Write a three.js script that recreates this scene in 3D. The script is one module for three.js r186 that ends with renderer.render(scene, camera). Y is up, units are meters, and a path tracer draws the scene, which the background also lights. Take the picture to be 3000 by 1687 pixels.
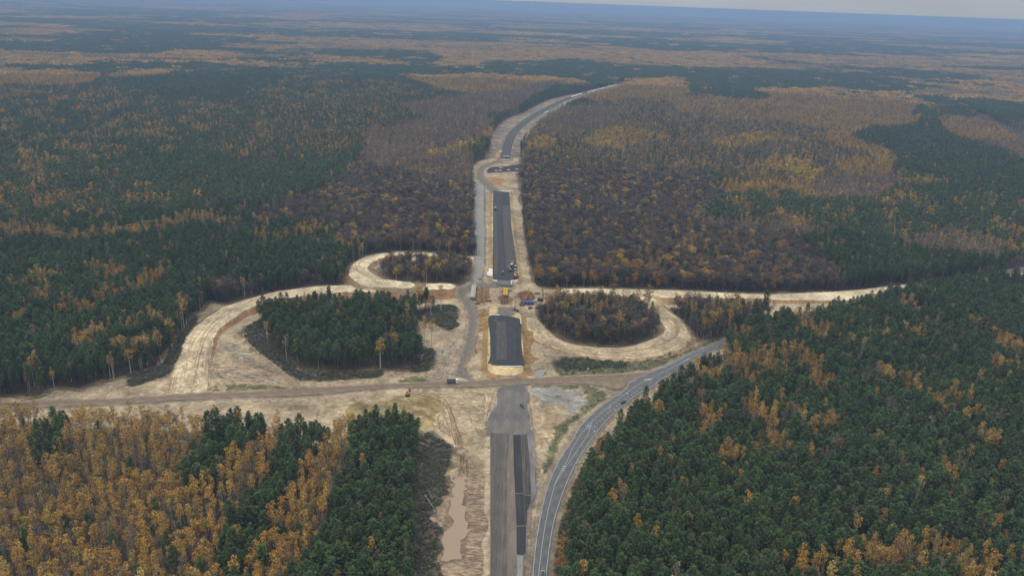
import * as THREE from 'three';
import { mergeGeometries } from 'three/addons/utils/BufferGeometryUtils.js';
import { RoundedBoxGeometry } from 'three/addons/geometries/RoundedBoxGeometry.js';

// ------------------------------------------------------------------ camera, sky, sun, exposure
const scene = new THREE.Scene();
const RAD = Math.PI / 180;
const camera = new THREE.PerspectiveCamera(40.14, 1024 / 575, 1, 90000);
camera.position.set(0, 260, 0);                       // a drone hovering 260 m above the forest
camera.rotation.order = 'YXZ';
camera.rotation.set(-20 * RAD, 0, 2.1 * RAD);
camera.updateMatrixWorld(true);

// overcast sky: cloud deck three times brighter overhead than at the horizon, with soft cloud mottling
const clampv = (x, a, b) => Math.min(b, Math.max(a, x));
const hash2 = (x, y, s = 0) => { let n = Math.imul(x | 0, 374761393) + Math.imul(y | 0, 668265263) + Math.imul(s | 0, 1274126177); n = Math.imul(n ^ (n >>> 13), 1274126177); return ((n ^ (n >>> 16)) >>> 0) / 4294967296; };
const vnoise = (x, y, s = 0) => { const ix = Math.floor(x), iy = Math.floor(y); let u = x - ix, v = y - iy; u = u * u * (3 - 2 * u); v = v * v * (3 - 2 * v); const a = hash2(ix, iy, s), b = hash2(ix + 1, iy, s), c = hash2(ix, iy + 1, s), d = hash2(ix + 1, iy + 1, s); return a + (b - a) * u + (c - a) * v + (a - b - c + d) * u * v; };
const fbm = (x, y, o = 4, s = 0) => { let t = 0, a = 0.5, n = 0; for (let i = 0; i < o; i++) { t += a * vnoise(x, y, s + i * 17); n += a; a *= 0.5; x *= 2.03; y *= 2.03; } return t / n; };
{
  const W = 512, Hh = 256, d = new Float32Array(W * Hh * 4);
  for (let j = 0; j < Hh; j++) for (let i = 0; i < W; i++) {
    const el = ((j + 0.5) / Hh - 0.5) * Math.PI, az = ((i + 0.5) / W) * 2 * Math.PI, s = Math.max(0, Math.sin(el));
    const k = 1 / (s + 0.12), m = 0.9 + 0.2 * (fbm(Math.cos(az) * Math.cos(el) * k * 1.3 + 9, Math.sin(az) * Math.cos(el) * k * 1.3 + 9, 4, 3));
    const l = (1 + 2 * s) * m, o = (j * W + i) * 4, w = Math.min(1, s * 2.2);
    d[o] = l * (0.4 + 0.07 * w); d[o + 1] = l * (0.445 + 0.03 * w); d[o + 2] = l * (0.5 - 0.035 * w); d[o + 3] = 1;
  }
  const t = new THREE.DataTexture(d, W, Hh, THREE.RGBAFormat, THREE.FloatType);
  t.mapping = THREE.EquirectangularReflectionMapping; t.magFilter = THREE.LinearFilter; t.minFilter = THREE.LinearFilter; t.needsUpdate = true;
  scene.background = t; scene.environment = t;
}
const sun = new THREE.DirectionalLight(new THREE.Color(1.0, 0.96, 0.9), 0.8);
sun.name = 'sun'; sun.position.set(-700, 1500, -450); sun.target.position.set(0, 0, -700);
sun.castShadow = true; sun.shadow.radius = 45; sun.shadow.mapSize.set(2048, 2048);
Object.assign(sun.shadow.camera, { left: -1200, right: 1200, top: 1200, bottom: -1200, near: 10, far: 4000 });
scene.add(sun, sun.target);
scene.fog = new THREE.FogExp2(new THREE.Color(0.45, 0.65, 1.0), 0.000115);

const renderer = new THREE.WebGLRenderer({ antialias: true });
renderer.setSize(1024, 575);
renderer.toneMapping = THREE.LinearToneMapping;
renderer.toneMappingExposure = 0.96;
renderer.shadowMap.enabled = true;

// ------------------------------------------------------------------ helpers
const rngOf = (seed) => () => { seed = (seed + 0x6d2b79f5) | 0; let t = Math.imul(seed ^ (seed >>> 15), 1 | seed); t = (t + Math.imul(t ^ (t >>> 7), 61 | t)) ^ t; return ((t ^ (t >>> 14)) >>> 0) / 4294967296; };
const taken = new Map();
const numbered = (n) => { const k = taken.get(n) ?? 0; taken.set(n, k + 1); return k ? `${n}_${String(k).padStart(3, '0')}` : n; };
function tag(o, label, category, group, kind) { if (label) o.userData.label = label; if (category) o.userData.category = category; if (group) o.userData.group = group; if (kind) o.userData.kind = kind; return o; }
function put(o, parent = scene) { o.castShadow = o.receiveShadow = true; o.traverse((c) => { c.castShadow = c.receiveShadow = true; }); parent.add(o); return o; }
function mesh(name, geo, mat, parent) { const m = new THREE.Mesh(geo, mat); m.name = parent ? name : numbered(name); put(m, parent ?? scene); return m; }
function structure(name, geo, mat, label) { const m = mesh(name, geo, mat); tag(m, label, undefined, undefined, 'structure'); return m; }
function thing(name, label, category, x, y, z, turn = 0, group) { const g = new THREE.Group(); g.name = numbered(name); g.position.set(x, y, z); g.rotation.y = turn; tag(g, label, category, group); scene.add(g); return g; }
const M = (r, g, b, rough = 0.85, extra = {}) => new THREE.MeshStandardMaterial({ color: new THREE.Color().setRGB(r, g, b), roughness: rough, ...extra });
function inPoly(p, x, z) { let c = false; for (let i = 0, j = p.length - 1; i < p.length; j = i++) { const a = p[i], b = p[j]; if ((a[1] > z) !== (b[1] > z) && x < ((b[0] - a[0]) * (z - a[1])) / (b[1] - a[1]) + a[0]) c = !c; } return c; }
const boxOf = (p) => { let x0 = 1e9, x1 = -1e9, z0 = 1e9, z1 = -1e9; for (const q of p) { x0 = Math.min(x0, q[0]); x1 = Math.max(x1, q[0]); z0 = Math.min(z0, q[1]); z1 = Math.max(z1, q[1]); } return [x0, x1, z0, z1]; };
const area = (p) => { const bb = boxOf(p); return { p, bb, has: (x, z) => x >= bb[0] && x <= bb[1] && z >= bb[2] && z <= bb[3] && inPoly(p, x, z) }; };

// ------------------------------------------------------------------ survey of the site, in metres (x east, z south; the drone hovers over 0, 0)

const T = {"clear":[[[-44.1,-228.2],[-44.5,-278.0],[-43.9,-300.9],[-45.5,-323.6],[-49.1,-349.0],[-52.3,-366.4],[-51.7,-385.6],[-53.7,-410.6],[-57.7,-438.2],[-100.3,-429.3],[-114.9,-418.1],[-145.1,-421.5],[-166.4,-426.6],[-216.8,-428.8],[-266.1,-428.1],[-323.6,-425.0],[-348.5,-463.7],[-332.1,-467.2],[-313.6,-469.8],[-307.9,-478.9],[-296.2,-479.9],[-284.8,-489.8],[-271.8,-503.3],[-255.3,-517.6],[-258.2,-541.6],[-265.9,-578.9],[-269.6,-612.4],[-266.7,-635.6],[-266.9,-650.1],[-250.9,-646.8],[-237.7,-660.1],[-217.5,-682.9],[-185.0,-700.6],[-159.6,-705.6],[-165.3,-730.4],[-167.8,-761.0],[-164.5,-781.1],[-153.1,-803.1],[-136.1,-816.6],[-107.2,-820.2],[-63.3,-814.0],[-38.5,-809.9],[-40.0,-821.2],[-46.7,-877.1],[-54.4,-964.8],[-54.9,-1043.9],[-61.0,-1101.7],[-64.5,-1180.3],[-72.3,-1237.6],[-71.0,-1292.2],[-67.4,-1334.0],[-53.3,-1369.3],[-49.0,-1516.7],[-52.1,-1600.8],[-40.9,-1778.8],[-15.1,-1915.0],[13.7,-1987.3],[34.5,-2086.3],[81.6,-2276.2],[132.2,-2391.9],[217.6,-2564.4],[318.8,-2804.5],[385.7,-2945.1],[390.6,-2817.1],[309.3,-2583.9],[218.4,-2378.4],[138.5,-2132.8],[76.1,-1904.8],[54.7,-1802.7],[27.9,-1644.4],[14.4,-1534.8],[6.9,-1463.7],[7.0,-1403.8],[8.5,-1330.9],[7.9,-1296.8],[2.2,-1247.8],[4.3,-1212.1],[8.7,-1175.9],[9.3,-1086.1],[12.5,-1012.8],[15.5,-974.7],[16.4,-885.2],[21.1,-810.1],[23.1,-770.2],[25.1,-725.6],[33.5,-717.4],[62.7,-722.8],[116.5,-725.1],[184.6,-725.6],[246.8,-725.5],[262.8,-728.3],[324.0,-740.4],[357.5,-749.7],[406.5,-769.3],[410.2,-761.3],[374.0,-725.4],[332.4,-688.6],[313.6,-676.8],[272.4,-650.1],[249.0,-637.9],[230.5,-662.9],[173.4,-672.8],[146.3,-670.1],[150.2,-656.0],[153.4,-636.1],[154.3,-622.9],[154.4,-610.2],[157.0,-600.6],[180.3,-610.9],[170.1,-559.7],[144.6,-534.8],[128.5,-517.9],[113.1,-499.5],[93.8,-473.5],[82.4,-458.3],[72.4,-440.0],[64.3,-425.3],[57.2,-412.7],[51.0,-396.2],[44.7,-374.3],[39.4,-354.2],[34.3,-331.1],[31.1,-316.0],[29.1,-302.0],[25.8,-281.5],[21.0,-231.0]]],
"oldroad_gap":[[181.1,-614.3],[214.6,-641.9],[258.9,-670.5],[330.7,-714.5],[426.0,-769.0],[507.0,-812.1],[589.6,-856.0],[567.0,-818.8],[487.7,-776.9],[410.1,-735.9],[319.6,-686.3],[251.3,-647.2],[209.1,-622.0],[176.5,-591.1]],
"east_gap":[[526.7,-809.0],[553.5,-825.3],[595.4,-858.1],[553.0,-788.9],[505.3,-764.3]],
"east_sand":[[516.0,-801.3],[541.5,-816.0],[591.7,-851.9],[577.0,-828.0],[544.3,-809.7],[510.7,-786.8]],
"powerline":[[1459.5,-2773.7],[1270.1,-2266.1],[1182.0,-1989.9],[1065.1,-1635.9],[1191.0,-1842.4],[1291.7,-2185.1],[1415.9,-2562.8],[1479.0,-2779.9]],
"stand_left":[[-210.7,-611.1],[-200.6,-586.6],[-186.3,-560.5],[-175.6,-544.9],[-166.7,-535.0],[-157.2,-527.3],[-147.9,-519.7],[-133.2,-519.3],[-119.4,-522.9],[-94.1,-529.2],[-102.0,-526.4],[-87.6,-528.4],[-73.1,-530.5],[-66.9,-540.4],[-70.0,-559.9],[-75.2,-576.6],[-78.8,-598.4],[-83.0,-630.7],[-81.0,-642.4],[-67.4,-646.2],[-67.8,-658.2],[-86.6,-645.4],[-122.6,-640.7],[-148.0,-637.0],[-168.5,-633.3],[-193.3,-629.7]],
"stand_small":[[-129.2,-762.4],[-111.4,-772.6],[-71.0,-780.6],[-51.4,-782.9],[-44.0,-764.3],[-48.7,-730.2],[-56.7,-714.9],[-65.5,-721.1],[-94.2,-719.4],[-114.1,-723.0],[-131.1,-737.4]],
"stand_right":[[32.8,-657.9],[26.9,-634.0],[29.9,-616.5],[37.9,-605.6],[48.1,-594.2],[59.8,-587.9],[74.2,-585.6],[90.4,-586.1],[103.3,-592.2],[116.7,-605.6],[123.5,-616.7],[124.7,-629.8],[122.5,-643.2],[124.6,-657.4],[113.0,-663.5],[90.9,-667.4],[63.9,-668.4],[38.5,-665.8]],
"rib_near":[[2.1,-306.1,8.3,0.8],[2.2,-326.4,9.2,0.8],[3.3,-368.3,12.1,0.8],[3.7,-408.2,14.0,0.8],[2.3,-442.9,14.0,0.8],[1.3,-462.9,14.1,0.8],[2.1,-498.5,10.3,0.8]],
"rib_block":[[-2.4,-533.8,13.8,2.6],[-3.1,-555.4,13.8,2.6],[-4.1,-596.7,13.9,2.6],[-5.0,-636.8,13.9,2.6],[-7.9,-644.4,11.2,2.0],[-9.0,-658.9,10.3,0.5]],
"rib_far":[[-8.0,-719.8,8.0,1.2],[-7.0,-732.0,12.6,2.4],[-7.9,-762.3,12.8,2.6],[-9.4,-806.7,12.6,2.6],[-15.8,-958.4,12.2,2.6],[-19.1,-1040.7,11.9,2.6],[-20.9,-1111.6,12.2,2.6]],
"rib_upper":[[-19.7,-1363.7,9.9,2],[-19.4,-1441.8,10.1,2],[-16.6,-1538.6,11.5,2],[-7.3,-1666.0,15.9,2],[12.9,-1798.4,19.3,2],[41.4,-1943.0,24.6,2],[84.0,-2114.2,32.3,2],[125.2,-2265.0,31.8,2],[161.2,-2373.5,16.8,2],[200.8,-2493.0,13.0,1.6],[269.6,-2652.7,12.1,1.4],[339.7,-2813.3,13.6,1.2],[394.8,-2941.2,11.7,1]],
"rib_left":[[-61.4,-696.8,8.2,6],[-103.2,-691.2,8.2,6],[-120.0,-684.8,8.4,5.8],[-154.3,-681.5,9.4,5.5],[-178.8,-676.6,10.4,5],[-208.6,-662.5,9.6,4.5],[-227.5,-643.3,8.9,4.0],[-239.2,-626.5,10.7,3.4],[-244.2,-604.9,10.3,2.8],[-246.8,-585.4,9.8,2.2],[-245.3,-566.4,10.8,1.8],[-239.0,-542.8,12.0,1.3],[-232.3,-520.1,11.6,0.8],[-224.1,-493.6,11.8,0.4],[-219.7,-480.9,11.9,0.2]],
"rib_small":[[-100.5,-695.8,8.8,6],[-131.2,-700.8,12.7,5.2],[-148.3,-725.7,10.9,4.4],[-154.7,-745.6,8.3,3.6],[-154.3,-766.6,8.0,3],[-147.1,-786.1,7.7,2.4],[-133.8,-800.6,4.9,2],[-105.6,-808.1,4.8,1.6],[-62.6,-805.5,4.9,1],[-42.0,-800.1,6.2,0.3]],
"rib_right":[[52.4,-695.9,6.0,6],[84.4,-698.4,8.1,5.6],[115.0,-699.4,10.7,5],[151.0,-702.9,9.8,4.4],[179.9,-705.4,8.5,3.8],[242.0,-710.1,5.5,2.8],[256.9,-710.1,8.3,2.5],[316.1,-720.4,11.8,2],[352.5,-738.2,6.1,1.4],[402.1,-760.1,6.0,0.8]],
"rib_loop":[[125.8,-682.7,8.0,4.6],[132.2,-656.5,9.0,4],[139.1,-639.9,9.3,3.4],[142.1,-620.0,9.3,3],[138.8,-603.7,11.2,2.6],[128.2,-589.5,13.2,2.2],[110.9,-576.8,12.0,1.8],[92.3,-570.6,9.6,1.5],[72.6,-569.8,9.0,1.3],[58.7,-572.5,8.5,1.2],[47.8,-576.5,7.7,1.1],[37.0,-583.8,8.0,1.1],[28.1,-595.8,8.4,1.2],[22.2,-610.9,8.0,1.2],[17.4,-631.3,6.9,1.2]],
"heap":[-71.5,-467.2,28,24,3.6],
"old_road":[[14.1,-299.6,21.0,-299.9],[14.8,-309.9,22.2,-310.3],[16.5,-332.1,24.6,-332.5],[19.6,-356.9,28.1,-355.7],[23.1,-379.1,32.8,-375.9],[27.4,-397.3,37.7,-393.8],[34.2,-418.2,44.2,-413.3],[41.4,-436.1,51.7,-432.0],[47.0,-452.7,60.9,-451.7],[56.8,-471.4,70.7,-470.3],[68.9,-489.8,82.5,-487.9],[82.6,-507.0,95.0,-505.5],[90.1,-522.1,102.5,-512.0],[105.7,-538.2,115.6,-529.8],[125.3,-555.5,133.0,-547.3],[144.9,-576.4,150.6,-569.4],[164.7,-593.7,168.1,-587.1],[178.3,-606.2,180.1,-600.1],[213.4,-637.3,213.4,-627.6],[257.3,-665.5,256.7,-655.1],[328.5,-708.9,326.9,-697.2],[423.6,-763.9,421.0,-751.9],[503.2,-805.1,500.7,-794.5],[585.9,-849.8,581.4,-838.1]],
"cross_road":[[-347.7,-454.4,-343.0,-447.3],[-297.3,-462.1,-293.5,-455.3],[-255.4,-469.6,-252.3,-463.1],[-230.9,-474.9,-228.1,-468.4],[-169.1,-486.4,-164.1,-479.1],[-150.8,-490.2,-145.8,-481.9],[-128.4,-495.0,-123.9,-487.5],[-94.7,-502.2,-92.3,-496.6],[-60.0,-508.1,-58.6,-502.0],[-27.5,-512.9,-27.0,-504.4],[1.2,-518.0,1.3,-509.4],[13.4,-520.2,13.3,-512.2],[26.6,-522.9,26.3,-514.2],[46.5,-526.7,45.9,-516.4],[69.0,-530.6,67.4,-513.9],[90.3,-534.7,78.5,-509.3],[105.4,-538.5,90.6,-522.9]],
"haul_road":[[-39.1,-522.5,-26.1,-513.8],[-38.7,-535.9,-34.0,-532.9],[-38.0,-546.4,-33.9,-543.2],[-36.5,-568.5,-31.3,-561.5],[-35.6,-596.2,-30.0,-592.6],[-36.4,-628.4,-29.6,-629.0],[-38.5,-646.6,-31.5,-647.3],[-42.1,-660.8,-34.3,-666.5],[-48.0,-680.3,-41.2,-681.0],[-49.7,-683.7,-42.4,-684.4],[-49.9,-699.3,-43.6,-695.6],[-47.1,-709.8,-41.1,-703.1],[-40.6,-719.6,-36.5,-711.0],[-33.7,-724.2,-32.2,-715.9],[-24.3,-722.1,-24.0,-715.3],[-15.1,-725.7,-14.3,-715.1],[-10.0,-730.4,-7.7,-716.8]],
"west_road":[[-37.6,-719.9,-30.4,-720.7],[-38.8,-749.8,-31.9,-750.6],[-39.6,-783.8,-31.4,-784.7],[-39.5,-792.7,-31.1,-793.7],[-40.4,-839.0,-33.3,-839.9],[-46.6,-898.1,-34.9,-899.7],[-50.1,-960.9,-39.0,-962.5],[-52.8,-1043.4,-42.8,-1044.9],[-58.9,-1113.7,-46.1,-1115.8],[-60.4,-1166.1,-48.5,-1168.1]],
"detour":[[-32.8,-1103.1,-24.0,-1114.5],[-41.1,-1140.2,-31.9,-1145.3],[-50.0,-1163.4,-41.1,-1179.7],[-57.2,-1194.3,-48.8,-1207.4],[-61.5,-1237.1,-53.6,-1238.5],[-62.0,-1270.5,-54.4,-1263.3],[-57.7,-1306.5,-50.3,-1298.9],[-47.2,-1331.5,-42.3,-1320.8],[-37.9,-1349.1,-32.9,-1333.5],[-29.8,-1384.8,-23.4,-1351.5]],
"pv_left":[[-4.7,-297.7],[3.0,-298.1],[2.0,-350.5],[1.0,-404.8],[2.0,-439.8],[-10.3,-440.2],[-8.7,-404.2],[-6.7,-350.0]],
"pv_base":[[-5.1,-297.6],[10.6,-298.5],[11.0,-323.5],[12.3,-342.8],[13.1,-355.5],[14.9,-367.1],[15.5,-378.4],[15.4,-409.0],[13.4,-441.3],[-10.6,-439.3]],
"pv_median":[[3.2,-298.1],[7.1,-298.3],[7.1,-322.9],[5.5,-373.0],[4.0,-408.3],[3.1,-439.3],[2.3,-439.9],[1.3,-404.8],[2.2,-350.5]],
"pv_strip_a":[[4.2,-438.8],[8.9,-439.7],[9.9,-408.7],[10.6,-376.2],[5.9,-375.9],[4.8,-408.3]],
"pv_strip_b":[[9.2,-439.1],[13.0,-440.6],[14.6,-405.7],[14.8,-374.6],[10.9,-374.8],[10.2,-408.7]],
"pv_strip_c":[[5.9,-375.3],[10.8,-375.6],[11.5,-347.3],[7.0,-347.0]],
"pv_strip_d":[[11.0,-374.1],[14.7,-373.8],[14.7,-367.9],[12.6,-359.8],[12.3,-347.3],[11.7,-347.3]],
"pv_strip_e":[[7.0,-346.2],[12.0,-346.5],[11.7,-326.2],[10.4,-323.8],[7.3,-323.7]],
"pv_slab":[[7.5,-323.1],[10.4,-323.2],[9.7,-298.4],[7.6,-298.3]],
"pv_gravel":[[13.2,-441.2],[16.2,-442.7],[16.8,-414.6],[17.9,-390.4],[17.1,-374.7],[14.9,-367.6],[13.1,-355.5],[12.3,-342.8],[11.9,-326.2],[10.9,-323.5],[12.1,-346.9],[12.4,-359.8],[14.8,-367.9],[15.5,-378.4],[15.3,-398.4]],
"pv_apron":[[-11.8,-439.6],[-12.6,-450.9],[-13.0,-458.5],[-10.5,-467.9],[-7.5,-475.5],[-6.9,-484.6],[-8.1,-492.3],[-8.3,-498.7],[-3.9,-505.6],[10.9,-509.2],[12.7,-500.3],[14.1,-478.6],[15.3,-457.0],[15.9,-440.9],[13.5,-440.0],[-9.8,-438.0]],
"pv_block":[[-18.3,-634.3],[-14.2,-635.9],[1.0,-633.7],[6.1,-631.2],[8.2,-629.0],[8.9,-597.9],[10.0,-556.5],[10.4,-537.2],[-6.9,-536.2],[-14.2,-537.4],[-15.9,-541.0],[-15.0,-544.8],[-16.0,-584.8]],
"pv_neck":[[-10.6,-638.1],[-9.9,-648.2],[-10.6,-655.2],[1.2,-656.4],[0.9,-646.7],[1.9,-638.1],[-4.0,-635.1]],
"pv_far":[[-32.0,-1113.2],[-9.1,-1108.5],[-6.9,-1042.6],[-3.5,-923.2],[2.8,-808.2],[4.2,-772.3],[5.5,-742.4],[5.0,-734.3],[-1.2,-728.9],[-14.7,-728.2],[-19.2,-731.6],[-20.6,-769.4],[-21.6,-805.2],[-26.9,-956.8],[-29.8,-1039.1]],
"pv_far_apron":[[-14.8,-731.1],[-1.2,-731.8],[0.0,-716.5],[-7.1,-713.5],[-13.9,-718.0]],
"white_sheet":[[-23.9,-764.3],[-20.1,-763.1],[-19.7,-740.8],[-21.9,-741.4],[-25.8,-745.0],[-25.8,-751.5],[-24.1,-755.0]],
"white_strip_a":[[7.6,-631.9],[8.1,-632.0],[9.1,-618.4],[8.5,-617.7]],
"puddle_a":[[-33.4,-392.3],[-31.9,-392.4],[-30.6,-387.4],[-27.2,-387.8],[-24.0,-382.9],[-22.8,-377.2],[-22.7,-367.8],[-20.7,-354.5],[-19.3,-346.1],[-19.1,-335.5],[-19.2,-326.2],[-20.0,-319.4],[-23.7,-317.0],[-26.5,-315.1],[-29.1,-317.5],[-30.1,-325.6],[-29.6,-333.4],[-28.2,-339.8],[-27.6,-345.6],[-29.0,-358.4],[-29.0,-368.3],[-30.4,-374.8],[-29.5,-380.6],[-31.7,-386.4],[-33.5,-390.3]],
"puddle_b":[[19.2,-505.7],[26.6,-508.1],[36.9,-508.3],[40.0,-501.2],[42.5,-505.0],[46.1,-507.8],[49.4,-505.6],[53.6,-501.0],[55.4,-491.7],[52.4,-484.5],[47.3,-474.0],[43.2,-477.0],[39.1,-482.3],[31.4,-482.9],[25.0,-487.0],[20.1,-493.6]],
"puddle_c":[[-58.0,-567.6],[-53.6,-567.0],[-54.5,-559.5],[-55.1,-553.9],[-57.0,-553.7],[-56.9,-561.1]],
"puddle_d":[[18.9,-535.6],[23.4,-538.6],[27.1,-534.6],[24.7,-527.7],[20.2,-524.9],[18.4,-528.9]],
"puddle_e":[[-29.6,-422.3],[-26.3,-423.1],[-25.6,-416.9],[-27.5,-415.1],[-29.0,-417.8]],
"puddle_f":[[-37.8,-352.7],[-35.6,-351.9],[-33.5,-347.0],[-34.4,-345.6],[-36.6,-346.8],[-38.0,-350.1]],
"puddle_g":[[-38.6,-786.1],[-32.0,-790.2],[-32.3,-754.6],[-34.8,-745.1],[-38.3,-753.9]],
"puddle_h":[[-54.0,-1077.8],[-46.0,-1085.0],[-44.4,-1050.3],[-47.9,-1038.6],[-53.1,-1049.0]],
"g_brush1":[[-56.4,-432.8],[-51.6,-439.8],[-43.1,-431.4],[-36.6,-428.3],[-33.2,-418.1],[-34.1,-407.0],[-35.7,-392.2],[-31.7,-380.5],[-31.5,-371.9],[-35.0,-361.6],[-38.6,-355.2],[-38.5,-349.2],[-32.6,-342.9],[-31.3,-340.5],[-32.1,-333.2],[-31.8,-321.7],[-28.9,-305.4],[-47.3,-304.4],[-47.2,-324.6],[-48.9,-348.6],[-52.3,-366.0],[-51.5,-385.1],[-53.0,-405.7]],
"g_brush2":[[35.7,-550.5],[42.3,-560.1],[56.3,-560.4],[71.5,-557.2],[86.9,-556.7],[91.7,-551.7],[89.5,-546.3],[70.3,-544.7],[54.7,-538.2],[42.7,-537.2],[36.9,-543.6]],
"g_brush3":[[-218.3,-591.2],[-215.0,-606.3],[-206.0,-620.4],[-184.0,-568.3],[-173.1,-546.9],[-163.4,-533.6],[-154.0,-520.8],[-140.3,-518.7],[-118.9,-520.4],[-93.4,-525.0],[-91.9,-516.1],[-116.9,-510.9],[-137.1,-505.3],[-150.2,-506.6],[-161.7,-516.9],[-172.1,-527.7],[-183.4,-540.6],[-198.6,-557.5],[-212.1,-577.5]],
"g_brush4":[[-88.2,-644.1],[-74.3,-652.7],[-63.8,-663.5],[-50.1,-660.0],[-44.5,-616.5],[-49.9,-605.3],[-63.5,-616.9],[-74.5,-624.7],[-83.0,-630.7]],
"g_brush5":[[-75.1,-568.9],[-65.7,-569.7],[-59.1,-566.5],[-56.8,-552.0],[-58.7,-534.2],[-63.8,-527.1],[-72.5,-526.3],[-71.2,-550.7]],
"g_brush6":[[145.6,-675.3],[173.4,-673.1],[179.1,-658.0],[165.5,-612.1],[156.5,-609.2],[154.9,-626.1],[151.0,-655.2]],
"g_brush7":[[22.7,-664.2],[31.4,-671.3],[36.7,-668.1],[35.6,-634.8],[36.3,-608.6],[29.0,-616.5],[25.2,-636.1]],
"g_brush8":[[-271.1,-503.0],[-263.7,-510.1],[-255.4,-520.7],[-259.7,-550.2],[-264.4,-580.7],[-266.3,-605.7],[-264.8,-614.7],[-255.2,-561.9],[-248.1,-533.3],[-244.3,-511.7],[-248.6,-500.1],[-255.4,-491.9],[-263.4,-486.7]],
"g_brush9":[[-174.6,-770.1],[-177.4,-793.4],[-156.1,-820.9],[-131.6,-824.0],[-130.5,-816.8],[-158.1,-802.7],[-167.2,-774.3]],
"g_brush10":[[13.8,-1178.6],[18.5,-1000.5],[20.9,-865.9],[25.8,-761.2],[31.9,-723.0],[25.1,-722.3],[18.1,-809.9],[10.7,-999.3]],
"g_grass1":[[34.9,-550.5],[51.8,-562.7],[94.7,-557.3],[137.2,-577.7],[177.0,-611.1],[179.9,-609.3],[145.7,-580.3],[117.0,-552.1],[96.2,-540.0],[39.2,-527.7],[36.0,-540.1]],
"g_grass2":[[31.5,-516.7],[48.9,-515.5],[50.3,-510.6],[42.6,-507.5],[17.5,-509.2],[16.4,-512.9]],
"g_grass3":[[53.3,-512.1],[63.0,-511.6],[69.2,-498.6],[66.5,-487.9],[57.4,-478.1],[48.3,-465.4],[39.6,-451.2],[34.9,-438.9],[28.1,-417.9],[24.7,-403.7],[22.7,-397.7],[24.6,-414.9],[32.0,-442.6],[32.4,-452.7],[40.1,-460.5],[49.2,-477.5],[54.2,-486.9],[56.4,-494.1],[53.7,-502.3]],
"g_grass4":[[60.1,-441.0],[53.6,-424.0],[45.4,-403.7],[39.5,-385.0],[34.5,-365.8],[29.7,-344.8],[26.9,-325.0],[25.2,-308.3],[32.0,-308.6],[34.6,-329.2],[38.6,-353.8],[44.0,-376.6],[50.4,-399.8],[60.0,-426.8],[67.7,-441.6]],
"g_grass5":[[-78.1,-508.8],[-71.0,-515.0],[-61.7,-515.7],[-58.3,-511.2],[-70.2,-508.7],[-77.1,-506.9]],
"g_grass6":[[-209.7,-494.0],[-191.9,-499.3],[-170.6,-498.7],[-158.3,-495.1],[-151.8,-491.8],[-167.7,-489.1],[-194.3,-486.2],[-206.3,-486.7]],
"g_damp1":[[-30.3,-649.8],[-24.9,-656.4],[-19.9,-643.8],[-18.5,-610.4],[-25.0,-605.5],[-27.8,-596.9],[-27.1,-569.3],[-27.0,-554.5],[-28.4,-565.5],[-28.2,-603.1]],
"g_damp2":[[10.7,-613.1],[14.9,-609.2],[17.2,-594.9],[17.6,-558.4],[20.7,-555.0],[16.7,-545.8],[17.3,-527.1],[12.9,-526.7],[11.5,-557.8]],
"g_damp3":[[-21.7,-809.6],[-21.6,-770.2],[-20.2,-766.9],[-20.6,-813.5]],
"g_damp4":[[-44.7,-1208.1],[-30.1,-1214.5],[-15.8,-1201.5],[-19.3,-1174.5],[-39.0,-1167.5],[-45.2,-1181.2]],
"g_rust1":[[-33.0,-711.4],[-23.5,-715.4],[-21.8,-675.5],[-30.9,-671.9]],
"g_rust2":[[-9.1,-693.5],[-2.1,-694.2],[-1.8,-674.9],[-9.6,-674.1]],
"g_rust3":[[7.8,-703.9],[19.0,-708.0],[18.6,-679.7],[9.8,-678.8]],
"g_peat":[[-46.9,-1260.4],[-45.4,-1286.5],[-37.2,-1301.4],[-25.8,-1303.5],[2.4,-1326.9],[9.6,-1328.3],[9.6,-1274.9],[-23.0,-1260.6],[-45.6,-1248.1]],
"g_orange":[[-49.0,-1331.2],[-38.3,-1361.8],[-36.8,-1402.2],[-33.3,-1445.2],[-28.9,-1424.7],[-30.5,-1378.1],[-37.7,-1342.7],[-45.8,-1317.9]],
"g_rutband":[[-23.0,-388.9],[-11.3,-389.7],[-9.1,-350.9],[-10.3,-342.5],[-8.1,-306.5],[-16.2,-306.1],[-19.0,-342.0],[-21.9,-367.9]],
"g_mudband":[[-35.5,-367.0],[-31.2,-380.5],[-23.8,-404.4],[-13.2,-405.1],[-9.1,-350.9],[-8.1,-306.5],[-28.5,-305.4],[-32.1,-333.2]],
"g_paleedge":[[-12.9,-440.8],[-10.3,-440.9],[-5.0,-306.7],[-7.9,-306.5],[-9.4,-359.6],[-12.7,-408.4]],
"g_olive":[[-107.9,-464.4],[-103.9,-477.2],[-89.5,-472.7],[-70.9,-484.1],[-54.2,-487.5],[-47.7,-478.7],[-48.1,-462.1],[-53.9,-444.9],[-78.6,-446.9],[-98.8,-451.8]],
"g_pinkmud":[[-209.0,-519.6],[-188.0,-531.5],[-149.5,-498.8],[-146.4,-492.2],[-170.1,-497.2],[-201.2,-497.8]],
"g_grey1":[[-226.0,-560.7],[-218.9,-567.1],[-205.6,-553.2],[-193.8,-531.0],[-202.4,-530.3],[-215.7,-546.8]],
"g_grey2":[[-211.0,-503.2],[-206.2,-519.8],[-191.6,-531.2],[-177.8,-522.2],[-160.5,-502.6],[-170.1,-497.2],[-191.7,-498.5]],
"g_fanmud":[[-58.3,-511.2],[-52.1,-543.5],[-46.9,-571.4],[-41.3,-601.9],[-35.6,-602.4],[-35.7,-568.6],[-38.9,-539.3],[-36.9,-522.7],[-40.5,-512.7]],
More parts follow.
